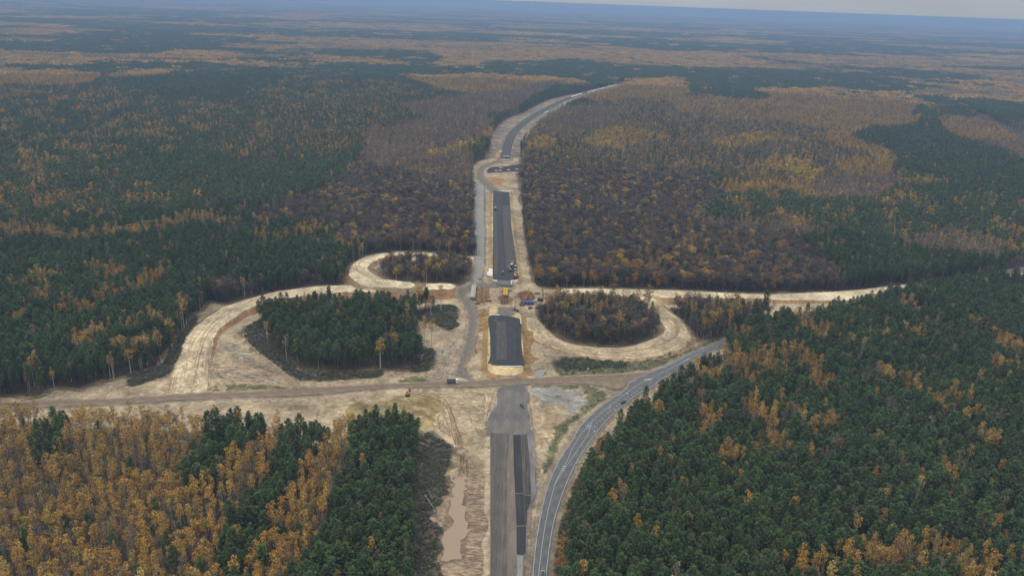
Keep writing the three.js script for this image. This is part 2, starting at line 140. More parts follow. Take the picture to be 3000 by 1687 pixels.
"tracks":[[[-64.9,-490.4],[-51.7,-484.1],[-44.0,-474.8],[-39.3,-460.1],[-33.9,-442.6],[-29.3,-423.7],[-25.7,-404.0],[-24.3,-387.5]],[[-62.5,-493.6],[-47.1,-485.9],[-39.0,-472.3],[-34.9,-455.2],[-28.4,-428.4],[-24.5,-408.3],[-22.8,-391.6]],[[-34.6,-441.7],[-28.7,-421.8],[-25.5,-394.9]],[[-31.4,-441.9],[-26.1,-420.9],[-23.2,-395.0]],[[-217.1,-585.1],[-204.1,-562.7],[-181.8,-535.5],[-159.4,-509.0],[-148.3,-494.3]],[[-218.2,-593.3],[-200.5,-561.1],[-178.9,-535.7],[-156.2,-507.7],[-147.0,-494.5]],[[-237.6,-575.2],[-222.5,-528.5],[-211.7,-493.8]],[[-238.8,-510.5],[-231.7,-483.3]],[[-35.2,-596.2],[-40.1,-564.4],[-47.5,-542.1],[-53.2,-524.6],[-57.8,-512.9]],[[-37.3,-580.0],[-43.8,-553.1],[-50.8,-529.8],[-56.3,-513.0]],[[124.7,-694.9],[136.0,-678.1],[144.6,-654.6],[149.2,-632.2],[146.7,-610.4],[134.5,-589.0],[112.4,-571.7],[88.2,-567.7],[65.0,-571.3],[41.9,-584.7],[26.2,-603.5]],[[127.5,-682.3],[137.4,-653.9],[141.4,-627.0],[138.2,-609.6],[127.3,-594.3],[109.8,-581.0],[89.0,-574.4],[69.3,-575.5],[49.9,-583.4],[30.4,-603.9]],[[130.2,-687.7],[141.9,-659.1],[146.6,-631.9],[142.9,-608.0],[129.9,-590.6],[111.4,-575.4],[88.5,-570.6],[66.7,-573.4],[46.5,-581.2]],[[-48.1,-462.1],[-43.5,-443.1]],[[-62.2,-496.6],[-37.7,-497.0],[-16.6,-497.2]],[[-43.7,-486.2],[-16.1,-485.4]],[[-39.4,-476.5],[-13.6,-475.7]],[[-38.9,-471.0],[-15.5,-471.4]],[[-16.8,-497.6],[-15.1,-475.9],[-14.9,-443.1]],[[-14.0,-497.8],[-12.4,-476.1],[-12.4,-443.3]],[[57.6,-715.0],[115.2,-715.5],[182.7,-716.6],[240.5,-717.1]],[[61.1,-709.8],[114.3,-708.6],[181.7,-712.1]],[[-83.9,-713.4],[-122.5,-714.8],[-146.9,-732.6],[-156.8,-752.9],[-157.1,-775.5],[-146.5,-797.1]],[[-83.4,-709.2],[-126.7,-711.5],[-150.8,-732.2],[-160.4,-755.7],[-159.8,-778.5],[-148.1,-800.4]],[[-128.4,-700.6],[-182.6,-690.8],[-210.9,-675.8],[-232.7,-653.2],[-244.2,-635.1],[-249.5,-607.4],[-249.1,-574.1],[-243.6,-544.3],[-235.8,-517.3],[-227.4,-489.6]],[[-127.5,-695.3],[-181.3,-685.5],[-207.6,-670.9],[-228.6,-648.7],[-239.3,-630.9],[-243.2,-601.5],[-242.3,-570.8],[-236.4,-541.4],[-228.2,-514.7],[-220.7,-490.1]],[[-1.9,-714.7],[1.8,-697.5],[4.9,-679.6],[10.8,-666.8]],[[-19.6,-706.9],[-16.0,-690.0],[-11.1,-673.9],[-3.7,-668.0]],[[1.1,-672.5],[-18.2,-670.5],[-32.4,-665.1]]],
"forest":[["PB",[[-1564.9,-1966.5],[-1245.8,-2373.9],[-1167.3,-2884.2],[-946.0,-2898.0],[-532.6,-2669.2],[-362.5,-2405.5],[-6.5,-2278.3],[-56.0,-1770.5],[-97.4,-1589.9],[-190.4,-1567.9],[-256.2,-1262.5],[-332.1,-978.4],[-474.3,-915.8],[-731.1,-877.3]]],["B",[[-1861.9,-2354.4],[-1485.2,-2527.0],[-1278.2,-2414.1],[-1204.2,-2206.6],[-1257.4,-2109.9],[-1508.8,-1893.3]]],["B",[[-1250.6,-2371.9],[-1278.6,-2536.1],[-1153.3,-2591.7],[-1071.0,-2516.0],[-1112.5,-2363.4],[-1186.6,-2302.3]]],["P",[[-850.6,-1033.4],[-671.1,-1197.9],[-495.1,-1249.7],[-377.6,-1238.9],[-264.7,-1340.2],[-243.9,-1215.6],[-291.1,-1053.9],[-332.1,-978.4],[-340.5,-888.4],[-320.0,-856.4],[-674.1,-802.9]]],["PB",[[-868.3,-1056.5],[-686.1,-1117.9],[-540.5,-1088.3],[-420.4,-923.8],[-457.4,-880.7],[-706.2,-844.9]]],["PM",[[-506.9,-1247.4],[-537.5,-1353.2],[-505.1,-1543.4],[-498.9,-1655.1],[-358.0,-1579.3],[-275.4,-1453.3],[-260.0,-1333.6],[-352.0,-1260.9],[-451.3,-1224.5]]],["PM",[[-498.9,-1655.1],[-614.9,-1892.1],[-558.7,-2033.1],[-383.2,-2183.2],[-300.0,-1986.9],[-235.0,-1723.9],[-292.1,-1543.8],[-432.3,-1561.2]]],["B",[[-426.6,-2790.1],[-297.3,-2928.2],[-32.3,-2916.5],[198.9,-2853.8],[254.9,-2696.8],[53.3,-2496.3],[-118.5,-2271.6],[-270.9,-2380.6]]],["P",[[-1204.2,-2206.6],[-1180.5,-2336.0],[-1001.3,-2376.1],[-863.4,-2680.6],[-749.2,-2579.5],[-713.4,-2170.6],[-725.5,-1937.8],[-822.8,-1829.5],[-1008.0,-2067.9],[-1134.8,-2177.1]]],["P",[[-560.7,-2585.9],[-510.6,-2920.1],[-310.3,-3056.0],[-35.3,-3134.0],[218.2,-3153.7],[206.7,-2975.3],[-224.9,-2917.4],[-409.4,-2720.2],[-440.1,-2377.2],[-494.5,-2357.3]]],["P",[[-648.8,-769.8],[-441.3,-803.1],[-317.5,-824.2],[-284.0,-776.5],[-215.1,-796.7],[-166.1,-743.9],[-197.5,-697.9],[-230.7,-661.3],[-257.5,-618.9],[-281.4,-580.9],[-488.8,-560.8]]],["B",[[-652.9,-775.2],[-541.7,-794.4],[-450.9,-822.2],[-378.5,-856.8],[-331.5,-863.3],[-311.9,-845.9],[-368.6,-822.1],[-458.1,-794.9],[-638.8,-756.7]]],["BP",[[-315.8,-896.8],[-293.0,-891.0],[-270.3,-842.7],[-256.4,-836.5],[-252.5,-878.9],[-236.2,-843.3],[-216.0,-807.1],[-229.5,-801.6],[-241.7,-811.3],[-255.1,-809.5],[-256.7,-780.1],[-265.6,-775.5],[-291.8,-823.9]]],["O",[[-307.5,-988.0],[-280.2,-1107.4],[-260.7,-1189.5],[-244.5,-1265.3],[-184.3,-1294.5],[-74.0,-1316.3],[-57.2,-1080.4],[-36.5,-772.8],[-61.2,-786.9],[-134.8,-791.8],[-174.1,-779.9],[-204.2,-797.5],[-234.0,-851.7],[-272.7,-889.3],[-318.7,-905.6],[-315.2,-955.0]]],["G",[[-244.5,-1265.3],[-241.1,-1387.0],[-159.6,-1364.4],[-94.4,-1418.2],[-71.4,-1273.3],[-69.0,-1157.9],[-136.7,-1167.4],[-200.5,-1193.0]]],["G",[[-253.5,-1334.9],[-277.7,-1572.7],[-235.0,-1723.9],[-98.0,-1893.3],[-47.3,-1772.8],[-65.9,-1597.4],[-76.5,-1497.7],[-171.2,-1351.8]]],["G",[[-300.0,-1986.9],[-173.1,-2253.3],[-22.3,-2411.6],[196.4,-2815.4],[-18.3,-1915.5],[-222.1,-1758.4]]],["Y",[[-172.1,-1359.3],[-146.6,-1446.6],[-83.4,-1553.0],[-74.3,-1498.2],[-101.1,-1422.4],[-162.7,-1338.4]]],["PB",[[-488.8,-560.8],[-284.9,-589.1],[-260.9,-628.0],[-241.3,-611.3],[-269.1,-582.1],[-250.2,-522.5],[-260.5,-488.5],[-278.3,-454.7],[-394.4,-437.5]]],["O",[[-273.2,-639.5],[-269.4,-676.5],[-228.7,-692.2],[-163.2,-711.2],[-152.3,-673.1],[-177.6,-673.0],[-224.5,-649.7],[-243.2,-628.0],[-256.2,-617.2]]],["B",[[-388.7,-430.1],[-303.7,-436.6],[-221.5,-442.9],[-159.8,-439.7],[-98.8,-424.3],[-93.5,-410.6],[-95.3,-339.9],[-86.9,-277.1],[-264.5,-267.9]]],["P",[[-139.7,-444.1],[-122.3,-445.4],[-116.3,-406.9],[-117.6,-377.1],[-117.7,-358.0],[-122.3,-335.1],[-118.9,-311.8],[-118.1,-281.8],[-132.8,-281.0],[-135.4,-315.4],[-135.6,-347.9],[-133.9,-376.1],[-133.5,-401.3]]],["P",[[-182.8,-451.5],[-157.8,-453.4],[-147.7,-409.3],[-158.2,-395.2],[-156.6,-374.6],[-154.8,-352.0],[-174.0,-352.6],[-181.3,-372.9],[-177.1,-387.5],[-183.4,-406.7],[-171.3,-412.2]]],["P",[[-287.9,-432.9],[-276.1,-436.4],[-267.2,-424.4],[-261.5,-396.8],[-257.9,-384.1],[-266.3,-379.4],[-280.4,-395.4]]],["P",[[-270.8,-383.2],[-262.1,-381.7],[-256.4,-368.0],[-263.8,-369.5]]],["P",[[-214.0,-449.1],[-190.3,-450.9],[-184.1,-430.6],[-204.4,-429.1]]],["P",[[-101.4,-436.7],[-81.2,-435.7],[-55.6,-420.5],[-51.0,-402.6],[-47.1,-362.5],[-46.9,-344.7],[-38.4,-286.0],[-97.3,-282.9],[-93.7,-317.8],[-100.0,-359.1],[-100.4,-399.2]]],["O",[[7.0,-1360.0],[128.7,-1356.3],[242.1,-1315.9],[310.0,-1247.0],[330.7,-1144.1],[283.7,-1068.8],[245.0,-957.8],[278.9,-899.5],[331.0,-846.2],[349.0,-778.6],[285.8,-743.4],[197.4,-745.6],[98.7,-749.8],[28.8,-741.7],[20.3,-865.2],[10.3,-1061.0]]],["OB",[[30.0,-791.1],[94.1,-806.0],[151.1,-831.3],[221.2,-851.5],[286.0,-844.4],[318.0,-808.5],[269.2,-753.7],[178.4,-749.6],[89.0,-751.8],[34.0,-748.6]]],["PB",[[293.6,-1075.8],[364.9,-1111.1],[446.1,-1099.5],[599.7,-1187.8],[766.2,-1174.8],[855.9,-1163.3],[647.8,-855.0],[504.1,-837.7],[448.7,-860.7],[406.1,-895.0],[369.1,-915.5],[357.3,-998.1],[290.3,-988.4]]],["G",[[458.7,-1265.2],[630.9,-1328.2],[654.9,-1239.1],[558.2,-1129.3],[416.3,-1094.9]]],["G",[[498.8,-853.9],[578.4,-915.5],[613.8,-895.4],[564.7,-815.3],[507.3,-808.6],[484.7,-816.2]]],["M",[[1.5,-1417.2],[136.9,-1456.1],[289.3,-1488.2],[339.5,-1378.6],[506.0,-1356.4],[431.4,-1230.1],[285.2,-1281.6],[156.1,-1290.7],[5.4,-1313.5]]],["M",[[269.9,-1484.1],[432.1,-1611.1],[606.8,-1650.0],[679.3,-1526.4],[638.9,-1346.5],[464.7,-1235.9],[374.3,-1250.3],[274.9,-1313.0]]],["M",[[26.2,-1792.0],[165.9,-2127.2],[403.3,-2291.5],[438.1,-2043.1],[600.5,-1907.9],[718.5,-1842.1],[588.7,-1597.3],[367.8,-1504.8],[174.4,-1464.0],[23.4,-1474.8]]],["G",[[30.7,-1793.1],[108.6,-2027.5],[247.3,-2151.8],[280.7,-1999.1],[201.1,-1715.8],[87.9,-1582.6],[32.2,-1569.8]]],["Y",[[132.6,-1544.3],[207.5,-1776.3],[267.7,-1732.1],[314.8,-1609.4],[261.2,-1549.3],[197.1,-1468.8]]],["Y",[[26.6,-1422.5],[47.4,-1548.9],[71.9,-1578.9],[90.2,-1534.8],[80.9,-1433.9]]],["Y",[[400.6,-1580.0],[438.6,-1637.4],[524.4,-1723.2],[562.4,-1640.1],[562.8,-1591.7],[427.9,-1517.4]]],["Y",[[400.8,-1311.1],[488.1,-1407.6],[502.4,-1288.7],[439.0,-1254.0]]],["B",[[549.5,-1400.8],[623.0,-1433.9],[677.3,-1370.8],[629.1,-1279.7],[545.0,-1280.5]]],["P",[[720.7,-1741.5],[846.3,-1873.3],[1257.3,-2360.5],[1189.5,-2095.1],[1075.8,-1809.4],[1017.9,-1595.8],[987.9,-1358.9],[819.5,-1109.4],[749.4,-1146.7],[733.0,-1237.8],[686.0,-1338.2],[721.4,-1535.0]]],["P",[[620.8,-3893.2],[725.4,-3697.0],[1015.2,-3606.9],[1531.3,-3384.2],[1470.9,-3075.0],[1565.1,-2965.1],[1367.3,-2707.0],[1145.8,-2818.9],[1044.1,-3148.6],[843.0,-2845.7],[745.0,-2212.0],[713.3,-2388.6],[580.1,-2449.8],[538.7,-2607.2],[613.2,-3143.6]]],["B",[[167.7,-2315.2],[396.8,-2894.2],[612.3,-3058.9],[533.9,-2489.2],[373.7,-2282.2],[224.3,-2189.2]]],["BG",[[403.3,-2291.5],[580.1,-2449.8],[729.6,-2344.4],[919.2,-2560.6],[1242.9,-2725.8],[1314.7,-2473.2],[1053.1,-2059.5],[806.5,-1833.2],[657.3,-1797.4],[559.4,-1930.9],[411.4,-2035.6]]],["B",[[850.0,-1938.2],[995.2,-2044.4],[1111.9,-2074.9],[1021.5,-1916.1],[857.4,-1845.5]]],["B",[[-433.4,-4035.7],[288.2,-4663.4],[690.9,-4721.5],[993.6,-3950.0],[682.9,-3563.7],[620.8,-3893.2],[239.2,-3827.9],[-342.2,-3186.6]]],["B",[[738.0,-4656.6],[1128.0,-4890.0],[1251.9,-4077.4],[986.8,-3883.3]]],["P",[[517.0,-6074.3],[1079.8,-6884.4],[1427.7,-5621.6],[1103.6,-4781.1],[753.8,-4759.9],[552.7,-5271.7]]],["PB",[[14.2,-282.3],[27.2,-340.5],[38.7,-397.7],[55.5,-430.6],[95.1,-499.1],[140.2,-572.0],[226.8,-630.3],[268.9,-653.0],[372.0,-726.3],[585.4,-786.1],[456.1,-503.5],[300.9,-297.1]]],["BO",[[156.2,-690.1],[193.8,-688.7],[235.3,-685.2],[231.4,-659.5],[198.5,-604.1],[172.6,-585.2],[148.9,-583.0],[149.1,-612.2],[143.1,-638.7]]]],
"clumps":[[163.0,-551.9,9.3],[170.5,-528.2,12.0],[169.1,-511.7,7.3],[192.1,-536.8,12.2],[216.3,-556.6,9.5],[223.4,-532.6,12.2],[221.8,-503.5,7.3],[131.9,-518.3,8.8],[144.4,-509.7,8.7],[164.9,-475.5,5.5],[164.9,-456.5,11.3],[128.8,-446.1,6.5],[118.5,-432.9,4.4],[97.9,-451.5,5.2],[189.2,-455.7,6.6],[128.7,-408.3,5.4],[135.1,-405.5,4.8],[164.1,-419.7,8.7],[180.3,-414.0,3.7],[206.6,-446.7,6.5],[277.2,-520.5,9.0],[287.6,-505.7,8.1],[294.5,-482.6,7.1],[314.8,-492.8,6.5],[313.5,-467.5,4.8],[404.3,-584.4,13.5],[371.2,-548.5,7.2],[385.4,-539.4,7.9],[300.1,-433.8,6.5],[308.8,-427.4,3.8],[61.8,-361.1,4.5],[253.6,-393.4,4.2],[244.1,-372.4,3.4],[252.8,-339.3,5.3],[215.8,-326.3,6.1],[222.2,-317.7,12.0],[198.5,-320.8,7.0],[182.6,-315.5,6.9],[165.7,-311.8,5.8],[143.9,-309.2,4.8],[232.7,-314.0,5.9],[152.0,-305.4,4.8],[253.3,-318.0,5.0],[359.0,-662.5,9.4],[379.6,-671.9,3.8],[396.2,-622.6,5.3],[248.3,-615.1,9.5],[251.1,-594.4,6.7],[260.7,-607.7,6.9],[276.5,-576.9,6.6],[313.8,-604.3,4.3],[334.5,-606.2,8.6],[191.8,-440.6,5.2],[149.8,-412.0,3.6],[233.6,-402.4,3.6],[130.1,-381.4,2.3],[145.5,-392.5,1.7],[53.4,-398.9,4.7],[191.7,-584.9,6.6],[41.4,-375.7,3.3],[-315.6,-542.3,10.0],[-295.5,-563.6,7.4],[-286.8,-523.1,5.6],[-363.8,-594.9,6.2],[-344.0,-588.1,7.7],[-342.1,-620.1,9.6],[-282.8,-577.0,6.1],[-310.1,-517.5,4.1],[-275.2,-612.9,4.8],[-396.8,-609.7,9.4],[-273.0,-527.8,5.6],[-325.7,-480.3,4.5],[-325.7,-489.7,3.3],[-310.8,-481.6,2.6],[-418.2,-662.1,10.1],[-365.0,-673.5,10.3],[-323.5,-678.1,8.7],[-325.8,-651.1,10.1],[-426.6,-640.2,6.5],[-389.6,-693.4,7.0],[-704.1,-1114.5,15.5],[-570.4,-1269.9,8.9],[-607.9,-1253.2,5.8],[-402.9,-978.1,7.2],[-478.4,-988.2,4.8],[-494.4,-927.5,5.6],[-487.8,-964.8,7.0],[-514.4,-919.5,4.4],[-329.4,-903.8,5.6],[-330.7,-932.3,4.6],[-617.6,-976.9,11.6],[-859.0,-1680.7,11.1],[-1053.4,-1835.0,19.5]],
"yellows":[[-305.4,-941.3,4.7],[-283.2,-947.1,3.0],[-219.0,-929.6,5.3],[-205.3,-922.0,3.5],[-198.1,-932.6,3.8],[-193.3,-955.6,3.6],[-191.8,-997.8,5.0],[-133.1,-1044.0,5.3],[-130.4,-1113.1,8.4],[-108.4,-1065.9,4.7],[-140.0,-938.7,6.0],[-154.9,-984.6,7.5],[-212.8,-1025.4,7.7],[-205.1,-885.5,4.5],[-180.4,-854.8,3.8],[-122.2,-888.2,4.0],[-86.5,-867.5,3.9],[-176.6,-902.9,4.6],[-146.7,-867.7,5.6],[-81.7,-809.4,5.3],[-63.3,-854.2,5.5],[-79.1,-844.1,4.4],[-83.1,-736.5,2.7],[-67.8,-746.2,4.9],[-68.9,-1110.4,5.6],[-253.5,-1018.9,5.1],[-292.1,-1001.4,5.0],[-89.2,-1081.4,5.5],[-78.7,-1070.8,5.4],[-220.3,-1236.6,6.1],[-232.9,-1179.5,4.4],[-100.0,-861.5,5.0],[83.5,-869.5,5.8],[60.6,-844.6,3.3],[113.7,-770.7,4.4],[54.8,-767.1,4.6],[64.2,-1075.6,5.6],[58.9,-1033.9,4.0],[83.3,-1072.7,4.2],[82.0,-1009.9,5.3],[96.1,-983.2,7.7],[119.1,-908.2,5.4],[110.4,-934.2,3.4],[175.6,-1043.5,5.5],[162.3,-1006.0,3.3],[135.5,-1051.5,4.8],[224.4,-945.4,5.7],[194.5,-945.9,5.0],[181.9,-963.3,3.8],[192.2,-979.6,2.9],[223.0,-896.3,4.2],[187.9,-877.1,3.3],[300.5,-1048.5,5.6],[232.0,-1181.8,7.8],[21.3,-1233.7,7.1],[160.1,-929.6,3.1],[84.3,-767.3,4.1],[99.2,-769.0,4.1],[69.1,-752.6,3.0],[87.0,-746.9,3.0],[148.3,-838.5,5.6],[159.6,-779.4,8.4],[169.7,-784.0,6.4],[193.6,-814.6,6.6],[209.9,-825.7,4.5],[198.8,-772.5,4.2],[250.8,-900.0,6.1],[258.5,-884.3,7.2],[157.4,-1103.0,5.8],[68.8,-1113.9,7.2],[27.1,-1094.3,5.6],[32.0,-879.2,4.6],[25.3,-1017.6,3.3],[50.6,-1044.0,4.7],[74.4,-992.9,4.5],[133.5,-1118.1,5.8],[124.1,-1067.2,5.6],[139.7,-881.0,4.1]],
"obj":{"truck":[-44.4,-508.4,-36.1,-509.6],
"car_black":[79.0,-486.7,82.0,-490.4],
"car_dark":[9.2,-478.6,10.6,-474.6],
"car_white":[19.8,-308.8,20.0,-311.0],
"car_blue":[15.1,-660.6,19.4,-664.3],
"car_navy":[16.5,-662.7,19.9,-665.3],
"car_track":[-33.2,-734.3,-30.6,-736.2],
"excavator_a":[4.6,-653.8],
"excavator_b":[-69.3,-484.9],
"cabins":[[11.9,-670.9],[15.0,-671.2],[18.2,-671.5]],
"van":[22.2,-673.9],
"loader":[8.1,-672.5],
"rig_a":[14.1,-679.9],
"rig_b":[28.0,-681.3],
"cap":[[-38.0,-678.0],[-33.9,-677.7],[-35.0,-711.1],[-38.0,-710.8]],
"form":[[-8.3,-685.6],[-3.6,-686.8],[-3.9,-706.2],[-8.2,-706.2]],
"beam":[-25.3,-670.9,-27.2,-711.8],
"machines":[[3.4,-735.7],[3.4,-746.9],[2.7,-753.4],[-3.8,-761.9],[-2.5,-755.0],[-1.1,-769.0],[2.7,-765.7],[-0.3,-779.6],[-9.9,-747.1]],
"paver_far":[-25.7,-1001.1],
"trailer_far":[-21.5,-1368.7,-15.1,-1369.9],
"box_far":[-30.0,-1423.9],
"roller_far":[-27.6,-1539.7],
"signs":[[59.5,-536.9],[52.2,-425.7],[49.9,-412.8],[93.1,-496.9],[52.2,-528.3],[52.0,-528.1]],
"culvert":[44.5,-409.8],
"rail":[[12.9,-328.6],[13.6,-326.9],[14.6,-323.7],[14.2,-317.6],[13.6,-309.8],[12.9,-298.2]],
"logs":[[-155.9,-522.3,-148.5,-516.4],[-153.8,-520.0,-140.5,-510.5],[-140.5,-510.5,-134.5,-520.0],[-203.3,-582.3,-190.4,-571.6],[154.2,-660.3,169.0,-680.2],[-56.1,-427.1,-46.7,-420.2],[-53.5,-425.5,-47.2,-421.3],[-48.5,-430.6,-44.9,-426.1],[-67.6,-543.0,-67.2,-552.9],[-49.3,-402.7,-49.8,-395.3],[-56.3,-427.5,-47.0,-421.1],[-272.9,-506.9,-264.7,-507.6],[-313.4,-469.5,-304.8,-468.5],[-291.2,-475.6,-282.4,-482.2],[-44.2,-371.1,-38.0,-359.6],[-43.1,-375.9,-39.4,-367.7],[-70.4,-550.8,-62.7,-556.9],[-201.5,-594.8,-182.9,-564.6],[14.8,-799.1,22.7,-754.6]],
"blocks":[[-37.3,-674.6],[-36.1,-670.7],[-21.6,-695.1],[-21.4,-689.4],[-21.3,-679.7],[5.8,-692.2],[7.1,-684.0],[-24.9,-669.1],[-31.7,-736.1]],
"stones":[[-26.3,-1290.1],[-26.6,-1268.4],[-33.0,-1265.1],[-12.5,-1275.2],[1.3,-1284.2]],
"stump_root":[[-251.1,-526.1],[-253.9,-538.1],[-259.7,-561.5]]},"mark":{"cl1":[[17.4,-299.7],[17.9,-310.1],[20.1,-332.3],[23.3,-357.2],[26.7,-376.5],[29.1,-388.3],[32.8,-400.7],[37.7,-414.0],[40.1,-423.2],[47.3,-442.7],[52.2,-453.1],[56.5,-461.7],[71.1,-484.8],[81.7,-499.6],[92.9,-515.3],[105.8,-529.0],[127.6,-551.2],[147.4,-572.9],[166.7,-591.5],[179.2,-603.0]],
"cl2":[[29.2,-388.3],[34.0,-400.8],[38.7,-411.8],[42.9,-421.6],[48.9,-436.0],[52.3,-444.1],[54.5,-453.3],[56.4,-460.7]],
"dash":[[53.5,-447.1],[61.3,-462.1],[71.0,-478.0],[78.8,-488.8],[89.6,-503.9],[97.4,-514.4]],
"hatch":[[52.4,-456.4,55.5,-455.6],[52.6,-454.7,55.1,-454.1],[52.1,-452.9,54.5,-452.4],[34.0,-406.1,36.3,-406.1],[33.7,-404.0,35.6,-403.9],[33.3,-401.8,35.1,-401.7],[100.1,-525.1,102.4,-527.9],[101.4,-524.9,104.1,-528.0],[102.6,-524.9,105.5,-528.0],[104.0,-525.0,106.5,-527.7]],
"arrows":[[55.4,-446.5,57.6,-449.9],[69.2,-479.0,70.9,-482.2],[72.5,-477.0,74.3,-479.3],[84.0,-502.0,85.5,-504.0],[135.4,-559.9,142.0,-565.9]]},"birches":[[45.4,-607.4],[76.0,-600.8],[89.1,-600.0],[110.3,-607.1],[50.2,-650.1],[57.8,-658.0],[68.9,-662.7],[79.8,-664.6],[90.7,-664.9],[101.3,-663.5],[112.6,-661.0],[121.9,-657.1],[40.7,-653.9],[34.5,-653.3],[75.1,-662.1],[169.3,-612.5],[170.0,-621.0],[-83.3,-720.6],[-172.0,-813.5],[-207.4,-893.7],[-100.6,-866.3],[-126.7,-747.0],[-95.5,-526.9],[-62.1,-569.1],[-68.2,-577.2],[-80.4,-644.9],[-62.4,-649.0],[-69.4,-632.0],[-270.1,-504.7],[-267.5,-513.8],[-266.0,-513.6],[-258.6,-548.5],[-267.3,-591.8],[-267.4,-597.0],[-257.8,-525.5],[-265.2,-519.8],[-272.2,-520.9],[-273.3,-596.5],[-261.9,-553.7],[-273.6,-646.5],[-95.3,-527.4]],
"sheets":[[2.9,[[-15.0,-537.6],[-14.0,-537.3],[-13.7,-535.0],[-14.7,-535.8]]],[2.9,[[-6.9,-535.0],[2.6,-535.3],[9.8,-536.2],[9.8,-535.0],[-1.3,-534.0],[-6.9,-534.1]]],[2.6,[[-19.7,-728.8],[-14.9,-727.4],[-15.1,-724.3],[-19.1,-726.3]]],[2.6,[[-1.5,-728.9],[6.1,-730.0],[5.6,-728.1],[-0.4,-726.7],[0.1,-716.0],[-0.6,-716.7]]],[2.9,[[-26.3,-1113.8],[-17.1,-1112.6],[-7.1,-1112.6],[-7.3,-1108.8],[-17.1,-1109.3]]],[2.6,[[-18.4,-636.6],[-9.9,-637.9],[-9.8,-635.7],[-18.1,-635.2]]],[2.4,[[151.6,-2369.7],[192.2,-2478.1],[191.7,-2460.1],[154.7,-2362.5]]],[2.4,[[120.1,-2194.0],[138.3,-2254.8],[138.4,-2245.4],[120.8,-2187.1]]],[1.8,[[213.3,-2527.4],[335.3,-2799.8],[334.6,-2785.6],[213.7,-2516.0]]],[2.4,[[66.1,-1991.2],[76.2,-2027.6],[76.4,-2021.5],[66.6,-1985.3]]]]};

// ------------------------------------------------------------------ relief
const CLEAR = area(T.clear[0]), GAP = area(T.oldroad_gap), CUT = area(T.powerline);
const STANDS = [T.stand_left, T.stand_small, T.stand_right].map(area);
T.rib_upper.forEach((p) => { p[2] = 9.9; });
const RIBS = ['rib_near', 'rib_block', 'rib_far', 'rib_upper', 'rib_left', 'rib_small', 'rib_right', 'rib_loop'].map((n) => {
  const p = T[n], bb = boxOf(p);
  return { name: n, p, bb: [bb[0] - 45, bb[1] + 45, bb[2] - 45, bb[3] + 45] };
});
function ribAt(x, z) {   // height of the embankments and which one it is
  let h = 0, who = null;
  for (const r of RIBS) {
    if (x < r.bb[0] || x > r.bb[1] || z < r.bb[2] || z > r.bb[3]) continue;
    let best = 1e9, bh = 0;
    for (let i = 0; i + 1 < r.p.length; i++) {
      const a = r.p[i], b = r.p[i + 1], dx = b[0] - a[0], dz = b[1] - a[1];
      const t = clampv(((x - a[0]) * dx + (z - a[1]) * dz) / (dx * dx + dz * dz), 0, 1);
      const d = Math.hypot(x - a[0] - dx * t, z - a[1] - dz * t) - (a[2] + (b[2] - a[2]) * t);
      const hh = a[3] + (b[3] - a[3]) * t, top = d <= 0 ? hh : hh - d / 1.7, key = -top;
      if (key < best) { best = key; bh = top; }
    }
    if (bh > h) { h = bh; who = r.name; }
  }
  return [h, who];
}
const HEAP = T.heap;
function heightAt(x, z) {
  let h = ribAt(x, z)[0];
  const q = ((x - HEAP[0]) / HEAP[2]) ** 2 + ((z - HEAP[1]) / HEAP[3]) ** 2;
  if (q < 1) h = Math.max(h, HEAP[4] * (1 - q) ** 0.9 * (0.8 + 0.4 * vnoise(x / 7, z / 7, 5)));
  return h;
}

// ------------------------------------------------------------------ the bare ground as plan-view colour maps (soil tones, ruts, damp sand, turf)
const css = (r, g, b, a = 1) => `rgba(${r},${g},${b},${a})`;
function fillPoly(c, p, col, edge = 0, ecol = col) { c.beginPath(); p.forEach((q, i) => (i ? c.lineTo(q[0], q[1]) : c.moveTo(q[0], q[1]))); c.closePath(); c.fillStyle = col; c.fill(); if (edge) { c.strokeStyle = ecol; c.lineWidth = edge; c.lineJoin = 'round'; c.stroke(); } }
function smooth(p, closed = false, n = 6) { return new THREE.CatmullRomCurve3(p.map((q) => new THREE.Vector3(q[0], 0, q[1])), closed, 'centripetal').getPoints(p.length * n).map((v) => [v.x, v.z]); }
function ragged(p, amp, seed, n = 7) { const s = smooth(p, true, n); return s.map((q) => [q[0] + (vnoise(q[0] / 3, q[1] / 3, seed) - 0.5) * amp + (vnoise(q[0] / 9, q[1] / 9, seed + 4) - 0.5) * amp * 1.6, q[1] + (vnoise(q[0] / 3, q[1] / 3, seed + 1) - 0.5) * amp + (vnoise(q[0] / 9, q[1] / 9, seed + 5) - 0.5) * amp * 1.6]); }
function strokePath(c, p, col, w) { c.beginPath(); p.forEach((q, i) => (i ? c.lineTo(q[0], q[1]) : c.moveTo(q[0], q[1]))); c.strokeStyle = col; c.lineWidth = w; c.lineJoin = c.lineCap = 'round'; c.stroke(); }
const offsetPath = (p, d) => p.map((q, i) => { const a = p[Math.max(0, i - 1)], b = p[Math.min(p.length - 1, i + 1)], l = Math.hypot(b[0] - a[0], b[1] - a[1]) || 1; return [q[0] - ((b[1] - a[1]) / l) * d, q[1] + ((b[0] - a[0]) / l) * d]; });
function scatterIn(p, n, seed, f) { const bb = boxOf(p), r = rngOf(seed); let k = 0; for (let i = 0; i < n * 4 && k < n; i++) { const x = bb[0] + r() * (bb[1] - bb[0]), z = bb[2] + r() * (bb[3] - bb[2]); if (inPoly(p, x, z)) { k++; f(x, z, r); } } }
